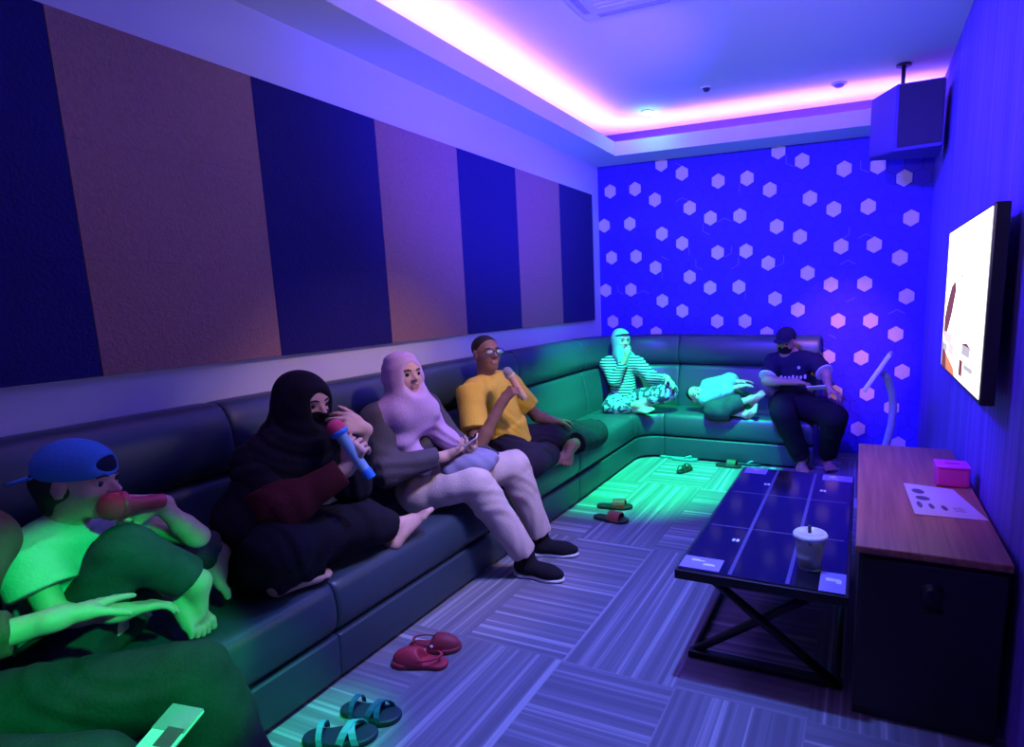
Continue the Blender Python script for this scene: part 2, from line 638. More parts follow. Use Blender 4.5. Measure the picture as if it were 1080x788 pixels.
cab = thing('cabinet', 'reddish brown wooden cabinet with black front against the right wall', 'cabinet', ((CX0 + CX1) / 2, (CY0 + CY1) / 2, 0))
bm = NB(); box(bm, CX0 + .012, CX1 - .005, CY0 + .02, CY1 - .01, .0, CZ - .025, .003)
obj('carcass', bm, M_front, cab, world=True)
bm = NB(); box(bm, CX0, CX1, CY0, CY1, CZ - .025, CZ, .004)
obj('top', bm, M_wood, cab, world=True)
bm = NB(); box(bm, CX0 + .02, CX1 - .012, CY0 + .004, CY0 + .02, .04, CZ - .04, .003)
dr = obj('door', bm, M_front, cab, world=True)
kx = at(983, 627, 1, CY0)
bm = NB(); lathe(bm, [(.0, .028), (.018, .027), (.026, .022), (.03, .012), (.032, 0), (.04, -.002)][::-1], 24, frame((kx.x, CY0 + .003, kx.z), (0, -1, 0)))
obj('lock', bm, M_mblack, dr, world=True, smooth=True)
bm = NB(); box(bm, kx.x - .035, kx.x + .035, CY0 - .012, CY0 + .004, kx.z - .068, kx.z - .054, .005)
obj('handle', bm, M_mblack, dr, world=True)

# menu card and pink box on the cabinet
M_card = mat('pale_card', (0.62, 0.58, 0.72), 0.35)
M_cardink = mat('card_print', (0.10, 0.07, 0.16), 0.4)
card = [at(953, 510, 2, CZ), at(1005, 517, 2, CZ), at(1043, 550, 2, CZ), at(965, 543, 2, CZ)]
cc = sum(card, Vector()) / 4
menu = thing('menu_card', 'pale printed card with dark oval pictures lying on the wooden cabinet', 'card', (cc.x, cc.y, CZ))
bm = NB()
prism(bm, [(p.x - cc.x, p.y - cc.y) for p in card][::-1], .0005, .003)
obj('sheet', bm, M_card, menu)
bm = NB()


def card_uv(a, b):
    return card[0] * (1 - a) * (1 - b) + card[1] * a * (1 - b) + card[2] * a * b + card[3] * (1 - a) * b - cc


for a, b, ra, rb in ((.22, .25, .12, .085), (.24, .48, .125, .07), (.13, .70, .042, .10), (.31, .72, .042, .08), (.50, .74, .045, .08)):
    bm.faces.new([bm.verts.new(card_uv(a + ra * math.cos(2 * PI * k / 20), b + rb * math.sin(2 * PI * k / 20)) + Vector((0, 0, .0035))) for k in range(20)][::-1])
for k in range(3):
    bm.faces.new([bm.verts.new(card_uv(a, b) + Vector((0, 0, .0035))) for a, b in ((.63, .70 + .05 * k), (.80, .70 + .05 * k), (.80, .715 + .05 * k), (.63, .715 + .05 * k))])
bmesh.ops.recalc_face_normals(bm, faces=bm.faces)
obj('printing', bm, M_cardink, menu)

M_pinkbox = mat('pink_card', (0.72, 0.05, 0.32), 0.45)
M_pinktop = mat('pink_film', (0.80, 0.06, 0.62), 0.3)
pb = thing('tissue_box', 'small magenta pink box on the cabinet behind the printed card', 'box', (.378, 2.80, CZ), .02)
bm = NB(); box(bm, -.062, .062, -.055, .055, .001, .082, .008)
obj('carton', bm, M_pinkbox, pb)
bm = NB(); box(bm, -.065, .065, -.058, .058, .080, .092, .006)
box(bm, -.03, .03, -.012, .012, .092, .098, .003)
obj('lid', bm, M_pinktop, pb)

# ------------------------------------------------------------------ folding table with glass top
M_glass_top = mat('black_glass', (0.008, 0.008, 0.018), 0.10, spec=0.35)
M_line = mat('printed_line', (0.09, 0.09, 0.22), 0.25)
M_stick1 = mat('sticker_blue', (0.30, 0.26, 0.75), 0.3)
M_stick2 = mat('sticker_white', (0.85, 0.85, 0.9), 0.3)
M_stick3 = mat('sticker_pink', (0.8, 0.15, 0.35), 0.3)
TBX0, TBX1, TBY0, TBY1, TBZ = -0.60, 0.0, 1.97, 3.36, 0.45
tb = thing('folding_table', 'low black glass-topped table on crossed metal legs beside the cabinet', 'table', ((TBX0 + TBX1) / 2, (TBY0 + TBY1) / 2, 0))
bm = NB(); box(bm, TBX0, TBX1, TBY0, TBY1, TBZ - .04, TBZ - .004, .004)
obj('frame', bm, M_mblack, tb, world=True)
bm = NB(); box(bm, TBX0 + .012, TBX1 - .012, TBY0 + .012, TBY1 - .012, TBZ - .006, TBZ, .002)
tt = obj('tabletop', bm, M_glass_top, tb, world=True)
bm = NB()
zt = TBZ + .0006


def quad(bm, x0, x1, y0, y1, z, mi=0):
    f = bm.faces.new([bm.verts.new((x0, y0, z)), bm.verts.new((x1, y0, z)), bm.verts.new((x1, y1, z)), bm.verts.new((x0, y1, z))])
    f.material_index = mi


W3 = (TBX1 - TBX0) / 3
D3 = (TBY1 - TBY0) / 3
for k in (1, 2):
    quad(bm, TBX0 + W3 * k - .007, TBX0 + W3 * k + .007, TBY0 + .02, TBY1 - .02, zt)
    quad(bm, TBX0 + .03, TBX1 - .03, TBY0 + D3 * k - .004, TBY0 + D3 * k + .004, zt + .0002)
obj('printed_grid', bm, M_line, tt, world=True)


def sticker(x, y, wx, wy, cols, seed):
    bm = NB()
    quad(bm, x - wx / 2, x + wx / 2, y - wy / 2, y + wy / 2, zt + .0004, 0)
    r_ = random.Random(seed)
    for k in range(4):
        a = x + r_.uniform(-.3, .2) * wx; b = y + r_.uniform(-.3, .2) * wy
        quad(bm, a, a + wx * r_.uniform(.12, .34), b, b + wy * r_.uniform(.06, .2), zt + .0008 + k * .0002, r_.choice((1, 1, 2)))
    obj('printed_picture', bm, cols, tt, world=True)


sc3 = [M_stick1, M_stick2, M_stick3]
sticker(TBX0 + .085, TBY0 + .075, .15, .10, sc3, 1)
sticker(TBX1 - .055, TBY0 + .085, .085, .15, [M_stick1, M_stick1, M_stick2], 2)
sticker(TBX0 + .085, TBY1 - .075, .12, .10, sc3, 3)
sticker(TBX1 - .085, TBY1 - .075, .15, .10, [M_stick1, M_stick2, M_stick1], 4)
for px, py in ((776, 570), (809, 511), (868, 518)):
    p = at(px, py, 2, TBZ)
    bm = NB()
    quad(bm, p.x - .014, p.x - .002, p.y - .012, p.y + .014, zt + .0004)
    quad(bm, p.x + .002, p.x + .014, p.y - .012, p.y + .014, zt + .0004)
    obj('printed_mark', bm, M_stick2, tt, world=True)
for y in (2.14, 3.18):
    for d in (-1, 1):
        bm = NB()
        xa, xb = (TBX0 + .03, TBX1 - .03) if d > 0 else (TBX1 - .03, TBX0 + .03)
        tube(bm, [(xa, y + d * .012, .02), (xb, y + d * .012, TBZ - .045)], .018, 8)
        obj('leg', bm, M_mblack, tb, world=True)
    bm = NB(); box(bm, TBX0 + .01, TBX1 - .01, y - .02, y + .02, 0.0, .03, .006)
    obj('foot_bar', bm, M_mblack, tb, world=True)
for x in (TBX0 + .03, TBX1 - .03):
    bm = NB(); tube(bm, [(x, 2.14, .02), (x, 3.18, .02)], .012, 8)
    obj('stretcher', bm, M_mblack, tb, world=True)

# drink on the table
M_cup = mat('clear_plastic', (0.85, 0.85, 0.92), 0.12, trans=0.9, alpha=0.55)
M_milk = mat('milky_drink', (0.80, 0.74, 0.72), 0.5)
M_straw = mat('black_straw', (0.01, 0.01, 0.012), 0.3)
cup = thing('drink_cup', 'clear plastic takeaway cup of milky drink with black straw on the table', 'cup', (-.14, 2.15, TBZ))
bm = NB(); lathe(bm, [(0, .001), (.040, .001), (.041, .004), (.0545, .125), (.0525, .125), (.039, .006), (0, .006)], 32)
obj('cup_body', bm, M_cup, cup)
bm = NB(); lathe(bm, [(0, .007), (.0385, .007), (.0468, .078), (.03, .081), (0, .083)], 32)
obj('drink', bm, M_milk, cup)
M_lid = mat('white_lid', (0.85, 0.85, 0.9), 0.25, trans=0.15)
bm = NB(); lathe(bm, [(.0535, .115), (.060, .116), (.061, .128), (.057, .134), (.045, .135), (.044, .131), (.006, .131), (0, .131)], 32)
obj('lid', bm, M_lid, cup)
bm = NB(); tube(bm, [(.004, -.004, .02), (-.004, .006, .158)], .006, 10)
obj('straw', bm, M_straw, cup)

# ------------------------------------------------------------------ touch screen on a curved stand
M_white = mat('white_plastic', (0.75, 0.75, 0.82), 0.35)
M_pole = mat('pale_metal_pole', (0.40, 0.40, 0.60), 0.4, metal=0.2)
ty = 4.2
ta_, tb_ = at(940, 372, 1, ty), at(913, 410, 1, ty)
ks = thing('touch_screen_stand', 'tilted white touch screen on a curved pole stand behind the cabinet', 'screen stand', (.22, ty, 0))
d_ = (ta_ - tb_).normalized()
nrm = ((ta_ + tb_) / 2 - CAM).normalized().cross(d_)
if nrm.x > 0: nrm = -nrm
Mx = frame((ta_ + tb_) / 2, nrm, d_)
hl = (ta_ - tb_).length / 2
bm = NB(); box(bm, -hl, hl, -.19, .19, -.014, .012, .008, M=Mx)
sc_ = obj('screen_housing', bm, M_white, ks, world=True)
bm = NB(); box(bm, -hl + .015, hl - .015, -.175, .175, .012, .0135, 0, M=Mx)
obj('screen', bm, emis('touch_glow', (0.75, 0.8, 1.0), .7), sc_, world=True)
pc = [(ta_ + tb_) / 2 + Vector((.03, 0, -.01)), at(936, 398, 1, ty), at(941, 415, 1, ty), at(942, 430, 1, ty), at(940, 448, 1, ty), at(936, 464, 1, ty), at(930, 485, 1, ty), at(925, 505, 1, ty)]
pc.append(Vector((pc[-1].x - .01, ty, .03)))
bm = NB(); tube(bm, pc, .024, 12)
obj('pole', bm, M_pole, ks, world=True)
bm = NB(); lathe(bm, [(0, 0), (.15, 0), (.15, .012), (.13, .02), (0, .024)], 32, Matrix.Translation((pc[-1].x, ty, 0)))
obj('base_plate', bm, M_pole, ks, world=True)

# ------------------------------------------------------------------ hanging loudspeaker
M_spk = mat('speaker_cabinet', (0.04, 0.02, 0.22), 0.6, bump=.1, bscale=200)
M_grille = mat('speaker_grille', (0.012, 0.01, 0.03), 0.7, bump=.4, bscale=300)
sp = thing('loudspeaker', 'dark loudspeaker hanging from the ceiling in the corner over the right wall', 'loudspeaker', (.24, 4.85, 2.38))
bm = NB()
plan = [(.15, 4.66), (.435, 4.60), (.45, 5.02), (.0, 5.02), (-.005, 4.92)]
zt0 = {0: 2.80, 1: 2.785, 2: 2.80, 3: 2.80, 4: 2.79}
lo = [bm.verts.new((x, y, 2.37 + (.02 if i in (3, 4) else 0))) for i, (x, y) in enumerate(plan)]
hi = [bm.verts.new((x, y, zt0[i])) for i, (x, y) in enumerate(plan)]
bm.faces.new(lo[::-1]); bm.faces.new(hi)
for k in range(5): bm.faces.new((lo[k], lo[(k + 1) % 5], hi[(k + 1) % 5], hi[k]))
bmesh.ops.recalc_face_normals(bm, faces=bm.faces)
bmesh.ops.bevel(bm, geom=list(bm.edges), offset=.008, segments=2, affect='EDGES')
obj('cabinet_box', bm, M_spk, sp, world=True)
bm = NB()
a, b = Vector((.165, 4.652, 0)), Vector((.425, 4.598, 0))
nn = Vector((-(b - a).y, (b - a).x, 0)).normalized() * -.006
bm.faces.new([bm.verts.new(v) for v in (a + nn + Vector((0, 0, 2.39)), b + nn + Vector((0, 0, 2.39)), b + nn + Vector((0, 0, 2.775)), a + nn + Vector((0, 0, 2.785)))])
r_ = bmesh.ops.extrude_face_region(bm, geom=list(bm.faces))
bmesh.ops.translate(bm, verts=[v for v in r_['geom'] if isinstance(v, bmesh.types.BMVert)], vec=-nn * .9)
bmesh.ops.recalc_face_normals(bm, faces=bm.faces)
obj('grille', bm, M_grille, sp, world=True)
bm = NB(); tube(bm, [(.19, 4.83, 2.79), (.19, 4.83, ZC)], .014, 10)
lathe(bm, [(0, ZC - .012), (.05, ZC - .012), (.05, ZC - .001), (0, ZC - .001)], 20, Matrix.Translation((.19, 4.83, 0)))
obj('ceiling_pole', bm, M_mblack, sp, world=True)

# ------------------------------------------------------------------ on the ceiling
M_acw = mat('off_white_plastic', (0.62, 0.62, 0.66), 0.5)
M_slot = mat('vent_slot', (0.35, 0.35, 0.40), 0.7)
ac = thing('ceiling_air_conditioner', 'square white air conditioner panel let into the ceiling', 'air conditioner', (-1.18, 2.95, ZC - .03))
bm = NB(); box(bm, -.30, .30, -.30, .30, 0, .0295, .01)
fa = obj('front_panel', bm, M_acw, ac)
for k in range(4):
    bm = NB(); box(bm, -.2, .2, .225, .265, -.004, .004, .003)
    box(bm, -.19, .19, .236, .242, -.006, -.001, 0)
    o = obj('louvre', bm, M_slot, fa); o.rotation_euler = (0, 0, k * PI / 2)
bm = NB(); box(bm, -.19, .19, -.19, .19, -.006, .001, .004)
for k in range(9): box(bm, -.17, .17, -.17 + .04 * k, -.155 + .04 * k, -.009, -.005, 0)
obj('intake_grille', bm, M_acw, fa)


def downlight(px, py, label, lens, r=.045):
    p = at(px, py, 2, ZC)
    t = thing('downlight', label, 'ceiling light', (p.x, p.y, ZC - .012), 0, 'round downlights in the ceiling')
    bm = NB(); lathe(bm, [(r * .72, .008), (r * .74, .001), (r * .95, 0), (r, .004), (r, .0115)], 28)
    obj('ring', bm, M_acw, t)
    bm = NB(); lathe(bm, [(r * .73, .006), (r * .62, -.010), (r * .3, -.020), (0, -.022)], 24)
    obj('lens', bm, lens, t)
    return p


p = downlight(683, 117, 'small round ceiling light glowing cyan near the cove corner', mat('cyan_lens', (.1, .6, .6), .3, emit=(0.10, 0.85, 1.0), estr=60), .05)
point('cyan_lamp_glow', (p.x, p.y, ZC - .06), (0.05, 0.7, 1.0), 0.8, .03)
downlight(745, 92, 'small dark round ceiling light, unlit, left of the ringed one', mat('dark_lens', (.03, .03, .05), .3), .04)
downlight(885, 88, 'round ceiling light with pale ring, unlit, nearest the hanging loudspeaker', mat('grey_lens', (.25, .2, .35), .3), .055)
#@@FEET
# ------------------------------------------------------------------ smooth solid modelling for bodies, cloth and shoes
def vec(p): return np.array(p, dtype=np.float64)


class Solid:
    """A list of blended rounded pieces, turned into one closed continuous surface."""

    def __init__(s): s.ops = []

    def cone(s, a, b, ra, rb=None, k=.02): s.ops.append(('c', vec(a), vec(b), ra, ra if rb is None else rb, k, 1)); return s

    def flat(s, a, b, ra, rb=None, k=.01): s.ops.append(('f', vec(a), vec(b), ra, ra if rb is None else rb, k, 1)); return s

    def chain(s, pts, rads, k=.02):
        for i in range(len(pts) - 1): s.cone(pts[i], pts[i + 1], rads[i], rads[i + 1], k)
        return s

    def ell(s, c, r, R=None, k=.02, sign=1): s.ops.append(('e', vec(c), vec(r), np.eye(3) if R is None else np.array(R, float), 0, k, sign)); return s

    def box(s, c, h, r=.01, R=None, k=.01, sign=1): s.ops.append(('b', vec(c), vec(h), np.eye(3) if R is None else np.array(R, float), r, k, sign)); return s

    def cut(s, p, n, k=.004): s.ops.append(('h', vec(p), vec(n) / np.linalg.norm(vec(n)), 0, 0, k, 0)); return s

    def bounds(s):
        lo = np.full(3, 9e9); hi = -lo
        for o in s.ops:
            if o[6] <= 0: continue
            if o[0] in 'cf':
                r = max(o[3], o[4])
                l_, h_ = np.minimum(o[1], o[2]) - r, np.maximum(o[1], o[2]) + r
            else:
                e = np.abs(o[3].T) @ o[2] + (o[4] if o[0] == 'b' else 0)
                l_, h_ = o[1] - e, o[1] + e
            lo = np.minimum(lo, l_); hi = np.maximum(hi, h_)
        return lo, hi

    def mesh(s, vox=.006, fold=0.0, ffreq=24.0, fdir=(0.3, 0.5, 1.0), seed=0, ground=None):
        lo, hi = s.bounds()
        lo = lo - 3 * vox - fold; hi = hi + 3 * vox + fold
        n = np.ceil((hi - lo) / vox).astype(int) + 1
        F = np.full(n, .08, np.float32)
        gx = [lo[i] + vox * np.arange(n[i]) for i in range(3)]
        for o in s.ops:
            t = o[0]
            k = max(o[5], 1e-4)
            if t == 'h':
                X, Y, Z = np.meshgrid(*gx, indexing='ij', sparse=True)
                d = ((X - o[1][0]) * o[2][0] + (Y - o[1][1]) * o[2][1] + (Z - o[1][2]) * o[2][2]).astype(np.float32)
                h = np.maximum(k - np.abs(F - d), 0) / k
                F = np.maximum(F, d) + h * h * k * .25
                continue
            m = k + 4 * vox
            if t in 'cf':
                r = max(o[3], o[4])
                l_, h_ = np.minimum(o[1], o[2]) - r, np.maximum(o[1], o[2]) + r
            else:
                e = np.abs(o[3].T) @ o[2] + (o[4] if t == 'b' else 0)
                l_, h_ = o[1] - e, o[1] + e
            i0 = np.maximum(0, np.floor((l_ - m - lo) / vox).astype(int)); i1 = np.minimum(n, np.ceil((h_ + m - lo) / vox).astype(int) + 1)
            if (i1 <= i0).any(): continue
            sl = tuple(slice(a, b) for a, b in zip(i0, i1))
            X, Y, Z = np.meshgrid(*[gx[i][sl[i]] for i in range(3)], indexing='ij')
            P = np.stack((X, Y, Z), -1)
            if t in 'cf':
                ab = o[2] - o[1]
                L = np.linalg.norm(ab) + 1e-9
                q = P - o[1]
                tt = (q @ ab) / (L * L)
                tc_ = np.clip(tt, 0, 1)
                rad = np.linalg.norm(q - tc_[..., None] * ab, axis=-1) if t == 'c' else np.linalg.norm(q - tt[..., None] * ab, axis=-1)
                d = rad - (o[3] + (o[4] - o[3]) * tc_)
                if t == 'f': d = np.maximum(d, np.maximum(-tt, tt - 1) * L)
            elif t == 'e':
                q = (P - o[1]) @ o[3].T
                k0 = np.linalg.norm(q / o[2], axis=-1); k1 = np.linalg.norm(q / (o[2] ** 2), axis=-1) + 1e-9
                d = k0 * (k0 - 1) / k1
            else:
                q = np.abs((P - o[1]) @ o[3].T) - o[2] + o[4]
                d = np.linalg.norm(np.maximum(q, 0), axis=-1) + np.minimum(q.max(-1), 0) - o[4]
            d = d.astype(np.float32)
            G = F[sl]
            if o[6] > 0:
                h = np.maximum(k - np.abs(G - d), 0) / k
                F[sl] = np.minimum(G, d) - h * h * k * .25
            else:
                h = np.maximum(k - np.abs(G + d), 0) / k
                F[sl] = np.maximum(G, -d) + h * h * k * .25
        if fold > 0:
            X, Y, Z = np.meshgrid(*gx, indexing='ij', sparse=True)
            wv = np.sin(9 * X + 7 * Y + seed) + np.sin(11 * Z - 6 * X + 2 * seed) + .7 * np.sin(17 * Y + 5 * Z + seed)
            ph = (fdir[0] * X + fdir[1] * Y + fdir[2] * Z) * ffreq + 2.6 * wv
            F = F + (fold * (np.sin(ph) * .6 + .4 * np.sin(2.1 * ph + X * 13 + seed))).astype(np.float32)
        return nets(F, lo, vox)


def nets(F, lo, vox):
    I = F < 0
    n = np.array(F.shape)
    c = [(i, j, k) for i in (0, 1) for j in (0, 1) for k in (0, 1)]
    A = [F[i:n[0] - 1 + i, j:n[1] - 1 + j, k:n[2] - 1 + k] for i, j, k in c]
    cnt = sum((a < 0).astype(np.int8) for a in A)
    act = (cnt > 0) & (cnt < 8)
    idx = np.full(act.shape, -1, np.int64)
    ids = np.argwhere(act)
    idx[act] = np.arange(len(ids))
    vals = np.stack([a[act] for a in A], -1)
    off = np.array(c, float)
    P = np.zeros((len(ids), 3)); W = np.zeros(len(ids))
    for a in range(8):
        for b in range(a + 1, 8):
            if np.abs(off[a] - off[b]).sum() != 1: continue
            va, vb = vals[:, a], vals[:, b]
            x = (va < 0) != (vb < 0)
            t = np.where(x, va / (va - vb + 1e-12), 0)
            P += x[:, None] * (off[a] + t[:, None] * (off[b] - off[a])); W += x
    V = lo + vox * (ids + P / W[:, None])
    Q = []
    for ax in range(3):
        s0 = [slice(None)] * 3; s1 = [slice(None)] * 3
        s0[ax] = slice(0, n[ax] - 1); s1[ax] = slice(1, n[ax])
        X = I[tuple(s0)] != I[tuple(s1)]
        e = np.argwhere(X)
        b, c_ = (ax + 1) % 3, (ax + 2) % 3
        ok = (e[:, b] > 0) & (e[:, c_] > 0) & (e[:, b] < n[b] - 1) & (e[:, c_] < n[c_] - 1)
        e = e[ok]
        ins = I[tuple(e.T)]
        q = []
        for db, dc in ((-1, -1), (0, -1), (0, 0), (-1, 0)):
            f = e.copy(); f[:, b] += db; f[:, c_] += dc
            q.append(idx[tuple(f.T)])
        q = np.stack(q, -1)
        q[~ins] = q[~ins][:, ::-1]
        Q.append(q)
    return V, np.concatenate(Q)


def solid(name, S_, m, parent=None, vox=.006, smooth_it=2, **kw):
    V, Q = S_.mesh(vox, **kw)
    if smooth_it:                                        # soften the grid steps
        a = np.concatenate([Q[:, 0], Q[:, 1], Q[:, 2], Q[:, 3]]); b = np.concatenate([Q[:, 1], Q[:, 2], Q[:, 3], Q[:, 0]])
        a, b = np.concatenate([a, b]), np.concatenate([b, a])
        for _ in range(smooth_it):
            T = np.zeros_like(V); cn = np.bincount(a, minlength=len(V))[:, None]
            for i in range(3): T[:, i] = np.bincount(a, V[b, i], minlength=len(V))
            V = V * .5 + .5 * T / np.maximum(cn, 1)
    if parent is not None:
        V = V - np.array(parent.location)
        rz = parent.rotation_euler.z
        if abs(rz) > 1e-6:
            c, s_ = math.cos(-rz), math.sin(-rz)
            V = V @ np.array([[c, s_, 0], [-s_, c, 0], [0, 0, 1]])
    me = bpy.data.meshes.new(name)
    nq = len(Q)
    me.vertices.add(len(V)); me.vertices.foreach_set('co', V.astype(np.float32).ravel())
    me.loops.add(nq * 4); me.loops.foreach_set('vertex_index', Q.astype(np.int32).ravel())
    me.polygons.add(nq); me.polygons.foreach_set('loop_start', np.arange(0, nq * 4, 4, dtype=np.int32))
    me.polygons.foreach_set('use_smooth', np.ones(nq, bool))
    me.update(calc_edges=True); me.validate()
    for mm in (m if isinstance(m, (list, tuple)) else [m]): me.materials.append(mm)
    o = bpy.data.objects.new(name, me)
    COL.objects.link(o)
    if parent is not None: o.parent = parent
    return o


# ------------------------------------------------------------------ figures
def V3(*a): return Vector(a)


def lerp(a, b, t): return Vector(a) * (1 - t) + Vector(b) * t


class Head:
    def __init__(s, c, fwd, up=(0, 0, 1), h=.205):
        s.c = Vector(c); s.h = h
        f = Vector(fwd).normalized()
        u = Vector(up); u = (u - f * u.dot(f)).normalized()
        s.f, s.u, s.r = f, u, f.cross(u)
        s.R = [list(s.r), list(s.f), list(s.u)]

    def p(s, x, y, z): return s.c + (s.r * x + s.f * y + s.u * z) * s.h

    def add(s, B):
        h, R = s.h, s.R
        B.ell(s.p(0, -.05, .14), (.335 * h, .43 * h, .36 * h), R, .02)
        B.ell(s.p(0, .10, -.14), (.262 * h, .29 * h, .33 * h), R, .05 * h * 3)
        B.ell(s.p(0, .25, -.39), (.13 * h, .12 * h, .10 * h), R, .16 * h)
        for q in (-1, 1):
            B.ell(s.p(.165 * q, .235, -.10), (.11 * h, .11 * h, .11 * h), R, .10 * h)
            B.ell(s.p(.345 * q, -.03, -.02), (.035 * h, .09 * h, .135 * h), R, .03 * h)
        B.cone(s.p(-.15, .335, .115), s.p(.15, .335, .115), .055 * h, .055 * h, .06 * h)
        for q in (-1, 1):
            B.ell(s.p(.145 * q, .44, .03), (.085 * h, .07 * h, .055 * h), R, .04 * h, -1)
        B.cone(s.p(0, .37, .05), s.p(0, .475, -.085), .032 * h, .052 * h, .035 * h)
        for q in (-1, 1): B.ell(s.p(.055 * q, .42, -.10), (.04 * h, .045 * h, .035 * h), R, .025 * h)
        B.cone(s.p(-.07, .385, -.215), s.p(.07, .385, -.215), .030 * h, None, .04 * h)
        B.cone(s.p(-.06, .385, -.27), s.p(.06, .385, -.27), .034 * h, None, .03 * h)
        B.ell(s.p(0, .44, -.243), (.105 * h, .04 * h, .010 * h), R, .01 * h, -1)

    def extras(s, parent, lips=True, brow=None, eyes=True):
        h = s.h
        for q in (-1, 1):
            if eyes:
                bm = NB()
                c = s.p(.145 * q, .310, .03)
                bmesh.ops.create_uvsphere(bm, u_segments=16, v_segments=12, radius=.068 * h)
                for f in bm.faces:
                    f.smooth = True
                    n = f.calc_center_median().normalized()
                    f.material_index = 1 if n.z > .70 else 0
                bmesh.ops.transform(bm, matrix=frame(c, s.f, s.r), verts=bm.verts)
                obj('eye', bm, [M_eyewhite, M_iris], parent, world=True)
            bm = NB()
            tube(bm, [s.p(.06 * q, .405, .115), s.p(.14 * q, .40, .145), s.p(.215 * q, .345, .12)], [.012 * h, .018 * h, .010 * h], 8)
            obj('eyebrow', bm, M_brow, parent, world=True)
        if lips:
            L_ = Solid().cone(s.p(-.075, .392, -.22), s.p(.075, .392, -.22), .026 * h, None, .02 * h).cone(s.p(-.065, .39, -.266), s.p(.065, .39, -.266), .030 * h, None, .008 * h)
            L_.ell(s.p(0, .43, -.243), (.09 * h, .03 * h, .007 * h), s.R, .006 * h, -1)
            solid('lips', L_, M_lips, parent, .0025, 1)


def hand(B, w, d, n, L=.165, curl=(.5, .6, .4), thumb_side=1, spread=.06, tcurl=.5, curls=None, tdir=None):
    """Wrist w, pointing along d, palm facing n; the thumb leaves the side thumb_side * (d x n)."""
    w, d = Vector(w), Vector(d).normalized()
    n = Vector(n); n = (n - d * n.dot(d)).normalized()
    s = d.cross(n) * thumb_side
    B.cone(w - d * .02, w + d * .10 * L, .135 * L, .135 * L, .02)
    kn = []
    for a in (.205, .07, -.07, -.195):
        kp = w + d * L * (.53 - abs(a - .05) * .22) + s * a * L
        B.cone(w + d * .10 * L + s * a * .55 * L, kp, .088 * L, .072 * L, .012)
        kn.append(kp)
    B.ell(w + d * .22 * L + s * .17 * L + n * .04 * L, (.11 * L, .11 * L, .11 * L), None, .02)
    for i, (kp, ln) in enumerate(zip(kn, (.42, .47, .43, .34))):
        c_ = curls[i] if curls else curl
        dd = (d + s * spread * (1.5 - i)).normalized()
        p = kp.copy()
        rr_ = .060 * L if i < 3 else .052 * L
        for j, fr in enumerate((.46, .30, .24)):
            dd = Matrix.Rotation(c_[j], 3, d.cross(n)) @ dd
            q = p + dd * ln * L * fr
            B.cone(p, q, rr_, rr_ * .88, .003 if j else .006)
            p, rr_ = q, rr_ * .88
    td = (d * .62 + s * .70 + n * .32).normalized() if tdir is None else Vector(tdir).normalized()
    p = w + d * .17 * L + s * .17 * L + n * .02 * L
    q = p + td * .24 * L
    B.cone(p, q, .085 * L, .068 * L, .014)
    td2 = (td + d * .35 * tcurl + n * .6 * tcurl - s * .3 * tcurl).normalized()
    q2 = q + td2 * .17 * L
    B.cone(q, q2, .066 * L, .058 * L, .004)
    td3 = (td2 + n * .4 * tcurl + d * .2 * tcurl - s * .3 * tcurl).normalized()
    B.cone(q2, q2 + td3 * .13 * L, .058 * L, .048 * L, .004)


def foot(B, a, d, u, L=.22, side=1, toes=True, spread=0.0):
    """Ankle a, toes along d, instep facing u; side: +1 when the big toe lies on the d x u side."""
    a, d = Vector(a), Vector(d).normalized()
    u = Vector(u); u = (u - d * u.dot(d)).normalized()
    s = d.cross(u) * side
    heel = a - d * .20 * L - u * .23 * L
    B.ell(heel, (.14 * L, .14 * L, .14 * L), None, .02)
    B.cone(a, heel, .15 * L, .13 * L, .02)
    B.cone(a + d * .02 * L, a + d * .38 * L - u * .18 * L, .14 * L, .105 * L, .03)
    for q, l_ in ((.14, .50), (0, .47), (-.15, .42)):
        B.cone(heel + s * q * .3 * L, a + d * l_ * L + s * q * L - u * .27 * L, .11 * L, .085 * L, .02)
    if toes:
        for i, (q, st, ln) in enumerate(((.185, .50, .22), (.075, .52, .19), (-.015, .51, .17), (-.10, .48, .15), (-.18, .44, .13))):
            p = a + d * st * L + s * q * L - u * .28 * L
            r = (.068 if i == 0 else .047) * L
            dd = (d + s * spread * (1 - i * .5)).normalized()
            m = p + dd * ln * .55 * L + u * .015 * L
            B.cone(p, m, r, r, .006)
            B.cone(m, m + dd * ln * .45 * L - u * .03 * L, r, r * .85, .003)


def shoe(parent, a, d, u, L=.25, m=None, ms=None):
    a, d = Vector(a), Vector(d).normalized()
    u = Vector(u); u = (u - d * u.dot(d)).normalized()
    s = d.cross(u)
    R = [list(s), list(d), list(u)]
    h = a - u * .05
    T = Solid()
    T.ell(h - d * .03, (.037, .05, .05), R, .02).cone(h + u * .0, a + u * .012, .040, .042, .02)
    T.cone(h + d * .02, h + d * .12 - u * .012, .042, .036, .03)
    T.ell(h + d * (L * .56) - u * .018, (.043, .075, .034), R, .04)
    T.cut(h - u * .036, -u)
    solid('shoe', T, m, parent, .005)
    K = Solid()
    K.ell(h - d * .03 - u * .042, (.040, .055, .016), R, .02).cone(h - d * .02 - u * .042, h + d * L * .5 - u * .042, .030, .034, .02)
    K.ell(h + d * (L * .56) - u * .042, (.046, .080, .016), R, .02)
    K.cut(h - u * .032, u).cut(h - u * .054, -u)
    solid('shoe_sole', K, ms, parent, .005)


def skin(name, c): return mat(name, c, 0.55, spec=0.35, var=.06, vscale=30)


def cloth(name, c, var=.08, bump=.25): return mat(name, c, 0.9, spec=.15, bump=bump, bscale=120, var=var, vscale=14)


